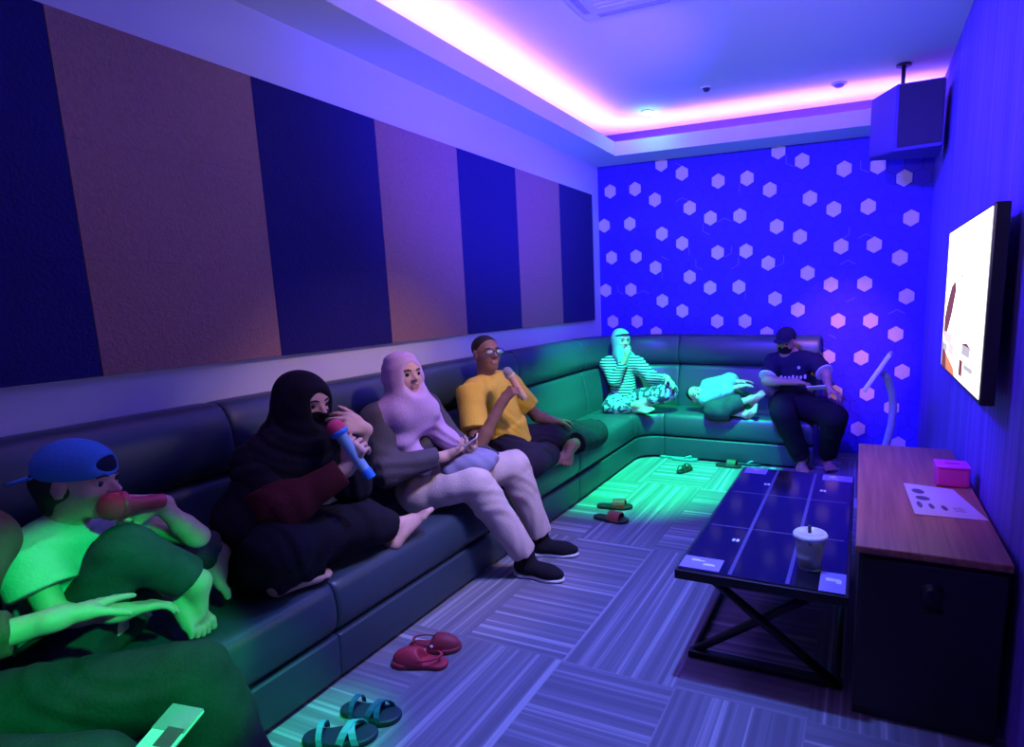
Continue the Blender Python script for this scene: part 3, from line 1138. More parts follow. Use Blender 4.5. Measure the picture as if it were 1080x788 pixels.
M_eyewhite = mat('eye_white', (0.50, 0.46, 0.44), 0.35)
M_iris = mat('dark_iris', (0.02, 0.012, 0.01), 0.15)
M_brow = mat('dark_hair', (0.015, 0.010, 0.010), 0.7)
M_lips = mat('lip', (0.42, 0.16, 0.15), 0.45)


def torso(B, J, k=.04, f=1.0):
    pel, ch, nk = Vector(J['pelvis']), Vector(J['chest']), Vector(J['neck'])
    B.cone(J['hipR'], J['hipL'], .085 * f, None, k)
    B.cone(pel, ch, .105 * f, .115 * f, k)
    B.cone(lerp(J['shR'], J['shL'], .22), lerp(J['shR'], J['shL'], .78), .070 * f, None, k)
    B.cone(lerp(pel, ch, .8), lerp(ch, nk, .6), .105 * f, .075 * f, k)
    for s in 'RL': B.cone(J['sh' + s], lerp(J['sh' + s], nk, .5), .052 * f, .050 * f, k)


def body(J, head, f=1.0, hands={}, feet={}, skin_m=None, parent=None, vox=.005):
    B = Solid()
    torso(B, J, .04, f)
    B.cone(J['neck'], head.p(0, -.08, -.25), .052 * f, .050 * f, .03)
    for s in 'RL':
        B.chain([J['sh' + s], J['el' + s], J['wr' + s]], [.046 * f, .036 * f, .026 * f], .012)
        B.cone(J['el' + s], lerp(J['el' + s], J['wr' + s], .35), .036 * f, .038 * f, .012)
        B.chain([J['hip' + s], J['kn' + s], J['an' + s]], [.080 * f, .052 * f, .034 * f], .015)
        B.cone(lerp(J['kn' + s], J['an' + s], .15), lerp(J['kn' + s], J['an' + s], .45), .046 * f, .048 * f, .015)
    head.add(B)
    for s, kw in hands.items(): hand(B, J['wr' + s], **kw)
    for s, kw in feet.items(): foot(B, J['an' + s], **kw)
    return solid('body', B, skin_m, parent, vox, 1)


def mike(name, label, tip, tail, cols, head_r=.027, group=None):
    """A hand-held microphone from the top of its head to the end of its handle."""
    tip, tail = Vector(tip), Vector(tail)
    ax = (tip - tail)
    L = ax.length
    t = tag(thing(name, label, 'microphone', tail, 0, group))
    M = frame((0, 0, 0), ax)
    bm = NB(); lathe(bm, [(0, 0), (.015, 0), (.019, .004), (.0195, .03), (.0185, .034), (.0205, L - .085), (.022, L - .062)], 24, M)
    obj('handle', bm, cols[0], t)
    bm = NB(); lathe(bm, [(.0195, -.001), (.0205, .002), (.0205, .035), (.0195, .038)], 24, M)
    obj('end_cap', bm, cols[2], t)
    bm = NB(); lathe(bm, [(.022, L - .064), (head_r + .003, L - .058), (head_r + .003, L - .046), (head_r, L - .043)], 24, M)
    obj('collar', bm, cols[2], t)
    bm = NB(); lathe(bm, [(head_r - .003, L - .05), (head_r, L - .043), (head_r * 1.05, L - .028), (head_r * .9, L - .012), (head_r * .5, L - .002), (0, L)], 24, M)
    obj('head', bm, cols[1], t)
    return t
# ------------------------------------------------------------------ person with lilac headscarf
def pants(J, f, m, parent, upto=(1.0, 1.0), r=(.112, .088, .066), name='trousers', fold=.004, vox=.006, extra=None, **kw):
    T = Solid()
    T.cone(J['hipR'], J['hipL'], .105 * f, None, .03)
    T.cone(J['pelvis'], lerp(J['pelvis'], J['chest'], .35), .118 * f, .118 * f, .03)
    for s, u in zip('RL', upto):
        T.cone(J['hip' + s], J['kn' + s], r[0] * f, r[1] * f, .03)
        if u > .02:
            e = lerp(J['kn' + s], J['an' + s], u)
            T.cone(J['kn' + s], lerp(J['kn' + s], J['an' + s], u * .3), r[1] * f, lerp((r[1], 0, 0), (r[2], 0, 0), u * .25).x * f, .02)
            T.flat(lerp(J['kn' + s], J['an' + s], .1), e, r[1] * f * .97, (r[1] + (r[2] - r[1]) * u) * f, .02)
    if extra: extra(T)
    return solid(name, T, m, parent, vox, 1, fold=fold, **kw)


def top(J, f, m, parent, sleeve=.62, infl=.016, r_sl=(.074, .066), name='shirt', hem=.0, fold=.004, vox=.006, wrist_r=.045, neck_r=.062, extra=None, belly=0.0, **kw):
    """A shirt: sleeve < 1 ends on the upper arm, 1..2 on the forearm."""
    T = Solid()
    pel, ch, nk = Vector(J['pelvis']), Vector(J['chest']), Vector(J['neck'])
    lo = lerp(pel, ch, hem)
    T.flat(lo, lerp(pel, ch, .5), .128 * f + belly, .122 * f + belly, .02)
    T.cone(lerp(pel, ch, .5), ch, .122 * f + belly, .124 * f + infl * .5, .04)
    T.cone(lerp(pel, ch, .8), lerp(ch, nk, .62), .112 * f + infl, .080 * f + infl, .04)
    T.cone(lerp(J['shR'], J['shL'], .2), lerp(J['shR'], J['shL'], .8), .070 * f + infl, None, .04)
    T.flat(lerp(ch, nk, .7), lerp(ch, nk, 1.12), neck_r * f + .01, neck_r * f, .02)
    for s in 'RL':
        T.cone(J['sh' + s], lerp(J['sh' + s], nk, .5), .056 * f + infl * .6, .056 * f + infl * .6, .03)
        if sleeve <= 1:
            T.flat(lerp(J['sh' + s], J['el' + s], -.1), lerp(J['sh' + s], J['el' + s], sleeve), r_sl[0] * f, r_sl[1] * f, .03)
        else:
            T.cone(J['sh' + s], J['el' + s], r_sl[0] * f, r_sl[1] * f, .03)
            e = lerp(J['el' + s], J['wr' + s], sleeve - 1)
            T.flat(lerp(J['el' + s], J['wr' + s], -.05), e, r_sl[1] * f, wrist_r * f, .03)
            T.cone(J['el' + s], lerp(J['el' + s], J['wr' + s], .2), r_sl[1] * f, r_sl[1] * f * .95, .02)
    if extra: extra(T)
    return solid(name, T, m, parent, vox, 1, fold=fold, **kw)


def person(label, loc, group=None):
    return thing('person', label, 'person', loc, 0, group)


SKIN = skin('skin_light', (0.62, 0.38, 0.29))
SKIN2 = skin('skin_tan', (0.40, 0.22, 0.15))
SKIN3 = skin('skin_brown', (0.30, 0.16, 0.11))

# -- woman with lilac headscarf
lav = person('person in lilac headscarf, dark jacket and beige trousers sitting on the sofa with a phone', (-2.0, 2.28, .415))
J = dict(pelvis=(-2.03, 2.29, .505), chest=(-2.09, 2.24, .77), neck=(-2.07, 2.22, .93),
         shR=(-2.06, 2.06, .90), shL=(-2.06, 2.38, .90), elR=(-1.99, 2.01, .68), elL=(-1.93, 2.44, .69),
         wrR=at(470, 481, 0, -1.82), wrL=at(497, 474, 0, -1.80),
         hipR=(-1.99, 2.22, .51), hipL=(-1.99, 2.40, .51), knR=at(500, 508, 0, -1.73), knL=at(541, 492, 0, -1.71),
         anR=at(556, 588, 2, .10), anL=at(571, 567, 2, .10))
H = Head(at(426, 396, 0, -1.99), (1, -.25, .06), h=.205)
phone_c = at(491, 468, 0, -1.765)
body(J, H, .95, dict(R=dict(d=(.35, .85, .22), n=(-.30, -.1, 1), L=.155, curl=(.35, .7, .5), thumb_side=1, tcurl=.6),
                     L=dict(d=(.35, -.8, .1), n=(-.5, -.2, .8), L=.155, curl=(.5, .8, .5), thumb_side=-1, tcurl=.6)), {}, SKIN, lav)
H.extras(lav)
M_char = cloth('charcoal_cloth', (0.085, 0.078, 0.095))
M_lil = cloth('lilac_cloth', (0.55, 0.36, 0.60), .05)
M_beige = cloth('beige_cloth', (0.60, 0.47, 0.42), .05)
top(J, .98, M_char, lav, 1.86, .02, (.082, .072), 'jacket', -.1, .005, .006, .05, belly=.012)
pants(J, .95, M_beige, lav, (.93, .93), (.112, .092, .070), fold=.0035, seed=2)
T = Solid()
h = H.h
T.ell(H.p(0, -.08, .09), (.425 * h, .50 * h, .475 * h), H.R, .03)
T.cone(H.p(0, -.02, -.25), H.p(0, -.02, -.62), .40 * h, .42 * h, .05)
T.ell(H.p(0, .15, -.42), (.30 * h, .30 * h, .20 * h), H.R, .04)
for q in (-1, 1): T.chain([tuple(H.p(.1 * q, -.05, -.66)), tuple(H.p(.50 * q, -.10, -.86)), tuple(H.p(.72 * q, -.10, -1.08))], [.32 * h, .27 * h, .20 * h], .06)
T.cone(H.p(0, .12, -.70), (-2.01, 2.20, .86), .088, .080, .07)
T.chain([tuple(H.p(-.40, .20, -.90)), (-1.985, 2.12, .80), (-1.945, 2.15, .71), (-1.92, 2.19, .64)], [.055, .050, .045, .032], .05)
T.chain([tuple(H.p(.35, .20, -.90)), (-1.975, 2.30, .84), (-1.90, 2.35, .755), (-1.84, 2.38, .70)], [.055, .052, .042, .030], .05)
T.ell(H.p(0, .56, -.03), (.305 * h, .32 * h, .42 * h), H.R, .02, -1)
solid('headscarf', T, M_lil, lav, .005, 1, fold=.004, ffreq=46, fdir=(.4, .2, 1))
T = Solid(); T.ell(H.p(0, .20, -.50), (.27 * h, .27 * h, .10 * h), H.R)
solid('chin_cover', T, cloth('black_chin_cover', (.012, .01, .014)), lav, .005)
M_shoe = cloth('black_knit', (0.012, 0.011, 0.016)); M_sole = mat('white_rubber', (.75, .74, .78), .6)
shoe(lav, at(556, 588, 2, .105), at(598, 607, 2, .03) - at(556, 600, 2, .03), (0, 0, 1), .24, M_shoe, M_sole)
shoe(lav, at(571, 567, 2, .105), at(613, 578, 2, .03) - at(571, 577, 2, .03), (0, 0, 1), .24, M_shoe, M_sole)
M_bag = cloth('grey_lilac_nylon', (0.26, 0.24, 0.36), .05)
bg = thing('shoulder_bag', 'grey-lilac soft bag lying on the lap of the person in lilac headscarf', 'bag', (-1.82, 2.45, .60))
T = Solid()
bR = [[.75, .66, 0], [-.66, .75, 0], [0, 0, 1]]
c_ = at(492, 490, 0, -1.80)
T.box(c_, (.125, .10, .048), .045, bR, .02)
T.ell(c_ + V3(.02, .02, .02), (.13, .10, .055), bR, .05)
solid('bag_body', T, M_bag, bg, .006, 2, fold=.005, ffreq=30)
bm = NB(); tube(bm, [c_ + V3(.09, .085, -.0), c_ + V3(.10, .13, .03), c_ + V3(.02, .16, .05), c_ + V3(-.07, .10, .06), c_ + V3(-.13, .0, .08)], .009, 8)
obj('strap', bm, M_char, bg, world=True)
bm = NB(); tube(bm, [c_ + V3(-.07, -.085, .045), c_ + V3(.03, .0, .066), c_ + V3(.115, .07, .045)], .004, 6)
obj('zip', bm, M_char, bg, world=True)
ph = thing('mobile_phone', 'pale mobile phone held by the person in lilac headscarf', 'phone', phone_c)
Mx = frame((0, 0, 0), (-.45, -.35, .85), (.75, .4, .55))
bm = NB(); box(bm, -.072, .072, -.036, .036, -.004, .004, .0035, M=Mx)
obj('case', bm, mat('pale_pink_case', (.70, .55, .58), .4), ph)
bm = NB(); box(bm, -.067, .067, -.032, .032, .004, .0048, 0, M=Mx)
obj('screen', bm, mat('phone_glass', (.02, .02, .03), .1), ph)
bm = NB(); lathe(bm, [(0, -.0062), (.006, -.006), (.006, -.003)], 12, Mx @ Matrix.Translation((.055, .018, 0)))
obj('camera_lens', bm, M_black, ph)

# -- man in yellow
yel = person('person in yellow t-shirt and glasses sitting cross-legged with a cream microphone', (-2.0, 3.08, .415))
J = dict(pelvis=(-2.03, 3.10, .51), chest=(-2.09, 3.04, .78), neck=(-2.10, 3.0, .95),
         shR=at(496, 416, 0, -2.08), shL=(-2.06, 3.17, .91), elR=at(503, 474, 0, -1.96), elL=(-1.98, 3.38, .66),
         wrR=at(530, 424, 0, -1.85), wrL=at(584, 444, 0, -1.90),
         hipR=(-2.0, 3.0, .51), hipL=(-2.0, 3.22, .51), knR=at(556, 487, 0, -1.70), knL=at(626, 457, 0, -1.80),
         anR=at(583, 478, 0, -1.80), anL=at(603, 470, 0, -1.745))
H = Head(at(513, 373, 0, -2.08), (.92, -.42, .10), h=.215)
tip, tail = at(533, 388, 0, -1.84), at(553, 420, 0, -1.78)
mdir = (tail - tip).normalized()
body(J, H, 1.08, dict(R=dict(d=(.55, .35, .75), n=(.3, .75, -.55), L=.17, curl=(1.0, 1.1, .7), thumb_side=1, tcurl=1.0),
                      L=dict(d=(.25, .95, -.15), n=(0, -.1, -1), L=.17, curl=(.25, .35, .2), thumb_side=-1)),
     dict(R=dict(d=(.15, 1, -.1), u=(-.3, 0, 1), L=.22, side=-1), L=dict(d=(.30, -.92, -.20), u=(.5, .1, .85), L=.23, side=1)), SKIN3, yel)
H.extras(yel)
M_yel = cloth('yellow_cotton', (0.84, 0.60, 0.08), .06)
M_blackc = cloth('black_cotton', (0.022, 0.018, 0.035))
top(J, 1.10, M_yel, yel, .66, .010, (.070, .074), 't_shirt', .02, .004, .006, belly=.018, seed=3)
pants(J, 1.05, M_blackc, yel, (.80, .86), (.118, .098, .070), fold=.005, seed=4)
T = Solid(); h = H.h
T.ell(H.p(0, -.07, .17), (.345 * h, .44 * h, .352 * h), H.R).cut(H.p(0, .20, .24), H.f * 1.0 - H.u * .75, .01).cut(H.p(0, -.1, -.14), -H.u, .01)
solid('hair', T, M_brow, yel, .005, 1)
g = NB()
for q in (-1, 1):
    cpt = H.p(.155 * q, .475, .035)
    tube(g, [cpt + (H.r * math.cos(a) * .125 + H.u * math.sin(a) * .085) * h for a in [2 * PI * k / 16 for k in range(17)]], .0018, 6, cap=False)
    tube(g, [H.p(.28 * q, .465, .06), H.p(.35 * q, .30, .06), H.p(.36 * q, -.02, .03)], .0018, 6)
tube(g, [H.p(-.035, .48, .05), H.p(.035, .48, .05)], .0018, 6)
gl = obj('glasses', g, M_mblack, yel, world=True)
M_lens = mat('glass_lens', (.9, .9, .95), .03, metal=.0, trans=.9, spec=1.0, coat=1.0)
for q in (-1, 1):
    bm = NB(); cpt = H.p(.155 * q, .476, .035)
    r_ = [bm.verts.new(cpt + (H.r * math.cos(a) * .122 + H.u * math.sin(a) * .082) * h) for a in [2 * PI * k / 20 for k in range(20)]]
    c0 = bm.verts.new(cpt + H.f * .004)
    for k in range(20): bm.faces.new((r_[k], r_[(k + 1) % 20], c0)).smooth = True
    obj('lens', bm, M_lens, gl, world=True)
M_cream = mat('cream_plastic', (.75, .55, .36), .35); M_mesh = mat('silver_mesh', (.45, .45, .45), .45, metal=.5, bump=.6, bscale=500); M_peach = mat('peach_plastic', (.85, .48, .30), .4)
mike('microphone', 'cream microphone with silver head held by the person in yellow', tip, tail, (M_peach, M_mesh, M_cream), .026)

# -- woman in black headscarf
blk = person('person in black headscarf, black mask and dark red sleeves singing on the sofa', (-2.0, 1.45, .415))
J = dict(pelvis=(-2.04, 1.47, .50), chest=(-2.07, 1.50, .74), neck=(-2.03, 1.51, .90),
         shR=(-2.0, 1.40, .87), shL=(-2.04, 1.64, .87), elR=at(296, 540, 0, -1.86), elL=(-1.86, 1.70, .72),
         wrR=at(368, 492, 0, -1.73), wrL=at(383, 452, 0, -1.78),
         hipR=(-2.0, 1.39, .50), hipL=(-2.0, 1.55, .50), knR=at(292, 580, 0, -1.84), knL=at(372, 552, 0, -1.86),
         anR=at(304, 601, 0, -1.87), anL=at(414, 556, 0, -1.835))
H = Head(at(322, 425, 0, -1.93), (1, .02, -.16), h=.205)
tip, tail = at(349, 444, 0, -1.765), at(391, 504, 0, -1.66)
body(J, H, .95, dict(R=dict(d=(.35, .15, .85), n=(-.1, .85, .1), L=.165, curl=(1.2, 1.2, .8), thumb_side=1, tcurl=1.1),
                     L=dict(d=(-.1, -.85, .45), n=(-.8, 0, -.3), L=.16, curl=(.6, .6, .4), thumb_side=-1, tcurl=.4)),
     dict(R=dict(d=(.25, .85, -.03), u=(-.2, -.1, 1), L=.21, side=-1), L=dict(d=(.22, .85, .55), u=(-.4, -.5, .7), L=.22, side=1)), SKIN, blk)
H.extras(blk, lips=False)
M_blk = cloth('black_cloth', (0.010, 0.009, 0.016))
M_maroon = cloth('dark_red_cloth', (0.075, 0.013, 0.016))
top(J, 1.0, M_blk, blk, 1.80, .01, (.080, .070), 'blouse', -.05, .005, .006, .045, belly=.0, seed=5)
T = Solid()
T.flat(lerp(J['shR'], J['elR'], .6), J['elR'], .088, .080, .02).cone(J['elR'], lerp(J['elR'], J['wrR'], .2), .080, .076, .02).flat(J['elR'], lerp(J['elR'], J['wrR'], .88), .078, .050, .02)
solid('sleeve', T, M_maroon, blk, .006, 1, fold=.004, seed=5)


def skirt(T):
    T.cone(J['knR'], J['knL'], .07, .07, .06)
    T.flat(J['anR'] - V3(.02, .05, 0), J['anR'] + V3(.028, .105, -.004), .075, .066, .03)
    T.cone(J['pelvis'], lerp(J['knR'], J['knL'], .5), .12, .08, .06)


pants(J, 1.0, M_blk, blk, (1.02, .90), (.125, .105, .062), 'skirt', .005, .006, skirt, seed=6)
h = H.h
T = Solid()
T.ell(H.p(0, -.10, .09), (.44 * h, .54 * h, .50 * h), H.R, .03)
T.cone(H.p(0, -.10, -.2), H.p(0, -.08, -.75), .46 * h, .52 * h, .06)
for q in (-1, 1): T.chain([tuple(H.p(.15 * q, -.12, -.7)), tuple(H.p(.62 * q, -.16, -1.0)), tuple(H.p(.78 * q, .05, -1.45))], [.44 * h, .44 * h, .42 * h], .06)
T.cone(H.p(0, .0, -.75), (-1.99, 1.45, .72), .125, .135, .06)
T.cone(H.p(-.3, -.1, -1.0), (-1.98, 1.34, .68), .12, .12, .06)
T.ell(H.p(0, .15, -.42), (.32 * h, .33 * h, .22 * h), H.R, .04)
T.ell(H.p(0, .60, .0), (.27 * h, .36 * h, .37 * h), H.R, .02, -1)
solid('headscarf', T, M_blk, blk, .006, 1, fold=.004, ffreq=40, fdir=(.4, .2, 1), seed=2)


def mask(H, m, parent, name='face_mask'):
    h = H.h
    T = Solid()
    T.ell(H.p(0, .12, -.17), (.285 * h, .335 * h, .335 * h), H.R, .02)
    T.cone(H.p(0, .37, -.04), H.p(0, .47, -.11), .06 * h, .075 * h, .06 * h)
    T.cut(H.p(0, .3, -.055), H.u * 1.0 + H.f * .08, .004).cut(H.p(0, .10, 0), -H.f, .004)
    return solid(name, T, m, parent, .004, 1)


mask(H, M_blk, blk)
M_mpink = mat('pink_foam', (.75, .06, .16), .8, bump=.3, bscale=300)
M_mblue = mat('pale_blue_plastic', (.22, .42, .62), .35); M_mcap = mat('bright_blue_plastic', (.03, .22, .75), .35)
mike('microphone', 'pale blue microphone with pink head held by the person in black headscarf', tip, tail, (M_mblue, M_mpink, M_mcap), .030)

# -- boy in blue cap
kid = person('child in blue backwards cap and pale t-shirt sitting with one knee raised on the sofa', (-2.0, .85, .415))
J = dict(pelvis=(-2.06, .84, .50), chest=(-2.07, .85, .70), neck=(-2.03, .86, .84),
         shR=at(30, 590, 0, -2.0), shL=(-2.13, .99, .81), elR=at(58, 650, 0, -1.92), elL=at(208, 566, 0, -1.86),
         wrR=at(128, 646, 0, -1.83), wrL=at(166, 531, 0, -1.89),
         hipR=(-2.0, .79, .50), hipL=(-2.10, .94, .50), knR=at(132, 580, 0, -1.86), knL=at(185, 580, 0, -2.0),
         anR=at(206, 614, 0, -1.84), anL=at(230, 580, 0, -1.98))
H = Head(at(84, 508, 0, -1.96), (.86, .50, -.10), h=.200)
tip, tail = at(104, 536, 0, -1.86), at(172, 528, 0, -1.85)
body(J, H, .86, dict(R=dict(d=(.25, .92, -.12), n=(.2, .1, -1), L=.15, curl=(.35, .4, .3), thumb_side=1),
                     L=dict(d=(-.2, -.85, .12), n=(.75, -.25, -.2), L=.15, curl=(.9, 1.0, .7), thumb_side=-1, tcurl=.9)),
     dict(R=dict(d=at(240, 668, 2, .43) - at(206, 622, 0, -1.84), u=(.45, .25, .75), L=.24, side=-1, spread=.16),
          L=dict(d=at(256, 618, 0, -1.94) - at(230, 585, 0, -1.98), u=(.2, .6, .6), L=.20, side=1)), SKIN, kid)
H.extras(kid, lips=False)
M_tee = cloth('pale_cotton', (0.48, 0.50, 0.46), .04)
M_jean = cloth('dark_denim', (0.040, 0.050, 0.062), .2)
top(J, .92, M_tee, kid, .56, .014, (.082, .084), 't_shirt', .0, .004, .005, belly=.008, seed=8)
pants(J, .90, M_jean, kid, (.84, .84), (.094, .074, .070), 'jeans', .003, .005, seed=9)
h = H.h
M_hair = M_brow
T = Solid(); T.ell(H.p(0, -.10, .06), (.35 * h, .43 * h, .40 * h), H.R).cone(H.p(0, -.30, -.05), H.p(0, -.32, -.34), .25 * h, .17 * h, .03)
T.cut(H.p(0, .12, 0), H.f + H.u * .15, .01)
solid('hair', T, M_hair, kid, .005, 1)
M_cap = cloth('blue_cap_cloth', (0.06, 0.24, 0.62), .06); M_capd = cloth('dark_cap_lining', (.012, .015, .05))
T = Solid()
T.ell(H.p(0, -.05, .20), (.375 * h, .49 * h, .40 * h), H.R)
T.cut(H.p(0, 0, .09), -H.u + H.f * .06, .006)
T.ell(H.p(0, .44, .285), (.20 * h, .20 * h, .095 * h), H.R, .01, -1)
cp = solid('cap', T, M_cap, kid, .004, 1)
T = Solid(); T.ell(H.p(0, -.05, .20), (.362 * h, .475 * h, .385 * h), H.R).cut(H.p(0, 0, .11), -H.u, .006)
solid('lining', T, M_capd, kid, .004, 1).parent = cp
T = Solid(); T.ell(H.p(0, -.50, .02), (.34 * h, .36 * h, .30 * h), H.R).cut(H.p(0, -.5, .09), H.u - H.f * .35, .003).cut(H.p(0, -.5, .05), -H.u + H.f * .35, .003)
solid('brim', T, M_cap, kid, .004, 1).parent = cp
M_mred = mat('red_foam', (.62, .02, .06), .85, bump=.4, bscale=300); M_mredp = mat('red_plastic', (.5, .02, .06), .4)
mike('microphone', 'red microphone held to the mouth of the child in blue cap', tip, tail, (M_mredp, M_mred, M_mredp), .036)

# -- person at the near left edge
lap = person('person in brown top, cut off by the left edge, with one arm stretched forward', (-1.98, .30, .415))
J = dict(pelvis=(-2.0, .34, .51), chest=(-2.02, .48, .78), neck=(-2.0, .45, .95),
         shR=(-2.0, .27, .91), shL=(-1.96, .65, .89), elR=(-1.86, .12, .68), elL=(-1.76, .47, .74),
         wrR=(-1.62, .22, .66), wrL=at(62, 652, 0, -1.67),
         hipR=(-1.96, .24, .51), hipL=(-1.96, .42, .51), knR=(-1.36, .52, .52), knL=at(196, 722, 0, -1.52),
         anR=(-1.28, .56, .10), anL=(-1.36, .88, .10))
H = Head((-1.96, .40, 1.15), (.9, .4, -.05), h=.21)
body(J, H, 1.0, dict(L=dict(d=at(134, 623, 0, -1.72) - at(62, 652, 0, -1.67), n=(.25, -.1, -1), L=.165, curl=(.08, .12, .08), thumb_side=-1, tcurl=.2),
                     R=dict(d=(.9, .2, -.3), n=(0, 0, -1), L=.17, curl=(.3, .3, .2), thumb_side=1)),
     dict(R=dict(d=(1, .1, 0), u=(0, 0, 1), L=.23, side=-1), L=dict(d=(1, .1, 0), u=(0, 0, 1), L=.23, side=1)), SKIN, lap)
H.extras(lap)
M_brown = cloth('brown_cloth', (0.14, 0.075, 0.055), .1)
M_dgreen = cloth('dark_trouser_cloth', (0.030, 0.036, 0.038), .2)
top(J, 1.0, M_brown, lap, 1.62, .018, (.080, .070), 'jumper', .0, .005, .006, .050, seed=10)
pants(J, 1.0, M_dgreen, lap, (.95, .95), (.120, .102, .075), fold=.004, seed=11)
h = H.h
T = Solid(); T.ell(H.p(0, -.09, .14), (.36 * h, .45 * h, .385 * h), H.R).cut(H.p(0, .17, .2), H.f - H.u * .6, .01).cut(H.p(0, 0, -.25), -H.u, .01)
solid('hair', T, M_brow, lap, .006, 1)
c_ = at(172, 779, 2, .630)
ph = thing('mobile_phone', 'mobile phone in pale green and white case lying on the nearest dark knee', 'phone', c_)
Mx = frame((0, 0, 0), (.25, -.15, .95), (-.35, .94, 0))
bm = NB(); box(bm, -.068, .068, -.033, .033, -.005, .005, .004, M=Mx)
obj('case', bm, mat('white_case', (.70, .70, .72), .4), ph)
bm = NB(); box(bm, .012, .067, -.032, .032, .005, .006, 0, M=Mx)
obj('screen', bm, mat('green_grey_glass', (.16, .26, .24), .15), ph)
bm = NB(); box(bm, -.02, .02, -.028, .004, .0062, .0075, 0, M=Mx)
obj('card_pocket', bm, mat('dark_pocket', (.10, .06, .06), .5), ph)

# -- child in mint headscarf in the corner
mint = person('child in mint headscarf and striped top sitting cross-legged in the sofa corner', (-2.0, 5.0, .415))
J = dict(pelvis=(-2.0, 5.02, .48), chest=(-2.03, 5.06, .68), neck=(-2.03, 5.04, .87),
         shR=(-2.15, 4.98, .82), shL=(-1.88, 5.08, .82), elR=at(648, 401, 1, 4.88), elL=at(687, 398, 1, 4.98),
         wrR=at(659, 380, 1, 4.86), wrL=at(704, 399, 1, 4.90),
         hipR=(-2.06, 4.98, .48), hipL=(-1.93, 5.03, .48), knR=at(645, 429, 1, 4.78), knL=at(705, 413, 1, 4.95),
         anR=at(672, 427, 1, 4.80), anL=at(678, 424, 1, 4.86))
H = Head(at(655, 359, 1, 4.99), (.80, -.60, -.10), h=.195)
body(J, H, .80, dict(R=dict(d=(.25, -.1, .95), n=(.5, .6, -.1), L=.14, curl=(.3, .4, .3), thumb_side=1, spread=.12),
                     L=dict(d=(.75, -.5, -.45), n=(-.2, -.3, -.8), L=.14, curl=(.4, .5, .3), thumb_side=-1)),
     dict(R=dict(d=(.9, -.2, .05), u=(0, -.3, .9), L=.19, side=-1), L=dict(d=(-.8, -.5, -.1), u=(0, -.4, .9), L=.19, side=1)), SKIN, mint)
H.extras(mint)


def stripe_mat(name, c1, c2, scale, axis=2):
    m = mat(name, c1, .9)
    nt = m.node_tree
    g = nt.nodes.new('ShaderNodeNewGeometry'); sx = nt.nodes.new('ShaderNodeSeparateXYZ'); mu = nt.nodes.new('ShaderNodeMath'); si = nt.nodes.new('ShaderNodeMath'); r = nt.nodes.new('ShaderNodeValToRGB')
    mu.operation = 'MULTIPLY'; mu.inputs[1].default_value = scale; si.operation = 'SINE'
    r.color_ramp.interpolation = 'LINEAR'
    r.color_ramp.elements[0].position = .45; r.color_ramp.elements[1].position = .55
    ad = nt.nodes.new('ShaderNodeMath'); ad.operation = 'MULTIPLY_ADD'; ad.inputs[1].default_value = .5; ad.inputs[2].default_value = .5
    r.color_ramp.elements[0].color = (*c1, 1); r.color_ramp.elements[1].color = (*c2, 1)
    nt.links.new(g.outputs['Position'], sx.inputs[0]); nt.links.new(sx.outputs[axis], mu.inputs[0]); nt.links.new(mu.outputs[0], si.inputs[0]); nt.links.new(si.outputs[0], ad.inputs[0]); nt.links.new(ad.outputs[0], r.inputs['Fac'])
    nt.links.new(r.outputs['Color'], nt.nodes['Principled BSDF'].inputs['Base Color'])
    return m


def patch_mat(name, c1, c2, scale):
    m = mat(name, c1, .9)
    nt = m.node_tree
    tc = nt.nodes.new('ShaderNodeTexCoord'); v = nt.nodes.new('ShaderNodeTexNoise'); r = nt.nodes.new('ShaderNodeValToRGB')
    v.inputs['Scale'].default_value = scale
    r.color_ramp.elements[0].position = .48; r.color_ramp.elements[1].position = .53
    r.color_ramp.elements[0].color = (*c1, 1); r.color_ramp.elements[1].color = (*c2, 1)
    nt.links.new(tc.outputs['Object'], v.inputs['Vector']); nt.links.new(v.outputs['Fac'], r.inputs['Fac']); nt.links.new(r.outputs['Color'], nt.nodes['Principled BSDF'].inputs['Base Color'])
    return m


M_strp = stripe_mat('striped_jersey', (.03, .03, .06), (.50, .50, .48), 2 * PI / .024)
M_patt = patch_mat('patterned_trouser_cloth', (.05, .05, .10), (.42, .46, .48), 26)
M_mint = cloth('mint_cloth', (0.26, 0.44, 0.40), .04)
top(J, .88, M_strp, mint, 1.85, .014, (.076, .064), 'striped_top', .0, .003, .006, .044, seed=12)
pants(J, .85, M_patt, mint, (.80, .80), (.112, .096, .066), 'patterned_trousers', .004, .006, seed=13)
h = H.h
T = Solid()
T.ell(H.p(0, -.07, .10), (.41 * h, .49 * h, .47 * h), H.R, .03).cone(H.p(0, -.06, -.25), H.p(0, -.02, -.6), .36 * h, .38 * h, .05)
T.ell(H.p(0, .15, -.42), (.29 * h, .30 * h, .20 * h), H.R, .04)
T.cone(H.p(-.2, -.1, -.65), H.p(-.62, -.15, -.85), .28 * h, .24 * h, .04).cone(H.p(0, .15, -.7), H.p(.12, .42, -1.02), .26 * h, .25 * h, .05)
T.ell(H.p(0, .57, -.02), (.27 * h, .33 * h, .39 * h), H.R, .02, -1)
solid('headscarf', T, M_mint, mint, .005, 1, fold=.003)
bm = NB(); tube(bm, [H.p(-.37, .12, .24), H.p(-.24, .34, .32), H.p(0, .43, .345), H.p(.24, .34, .32), H.p(.37, .12, .24)], .006, 8)
obj('headband', bm, M_blk, mint, world=True)

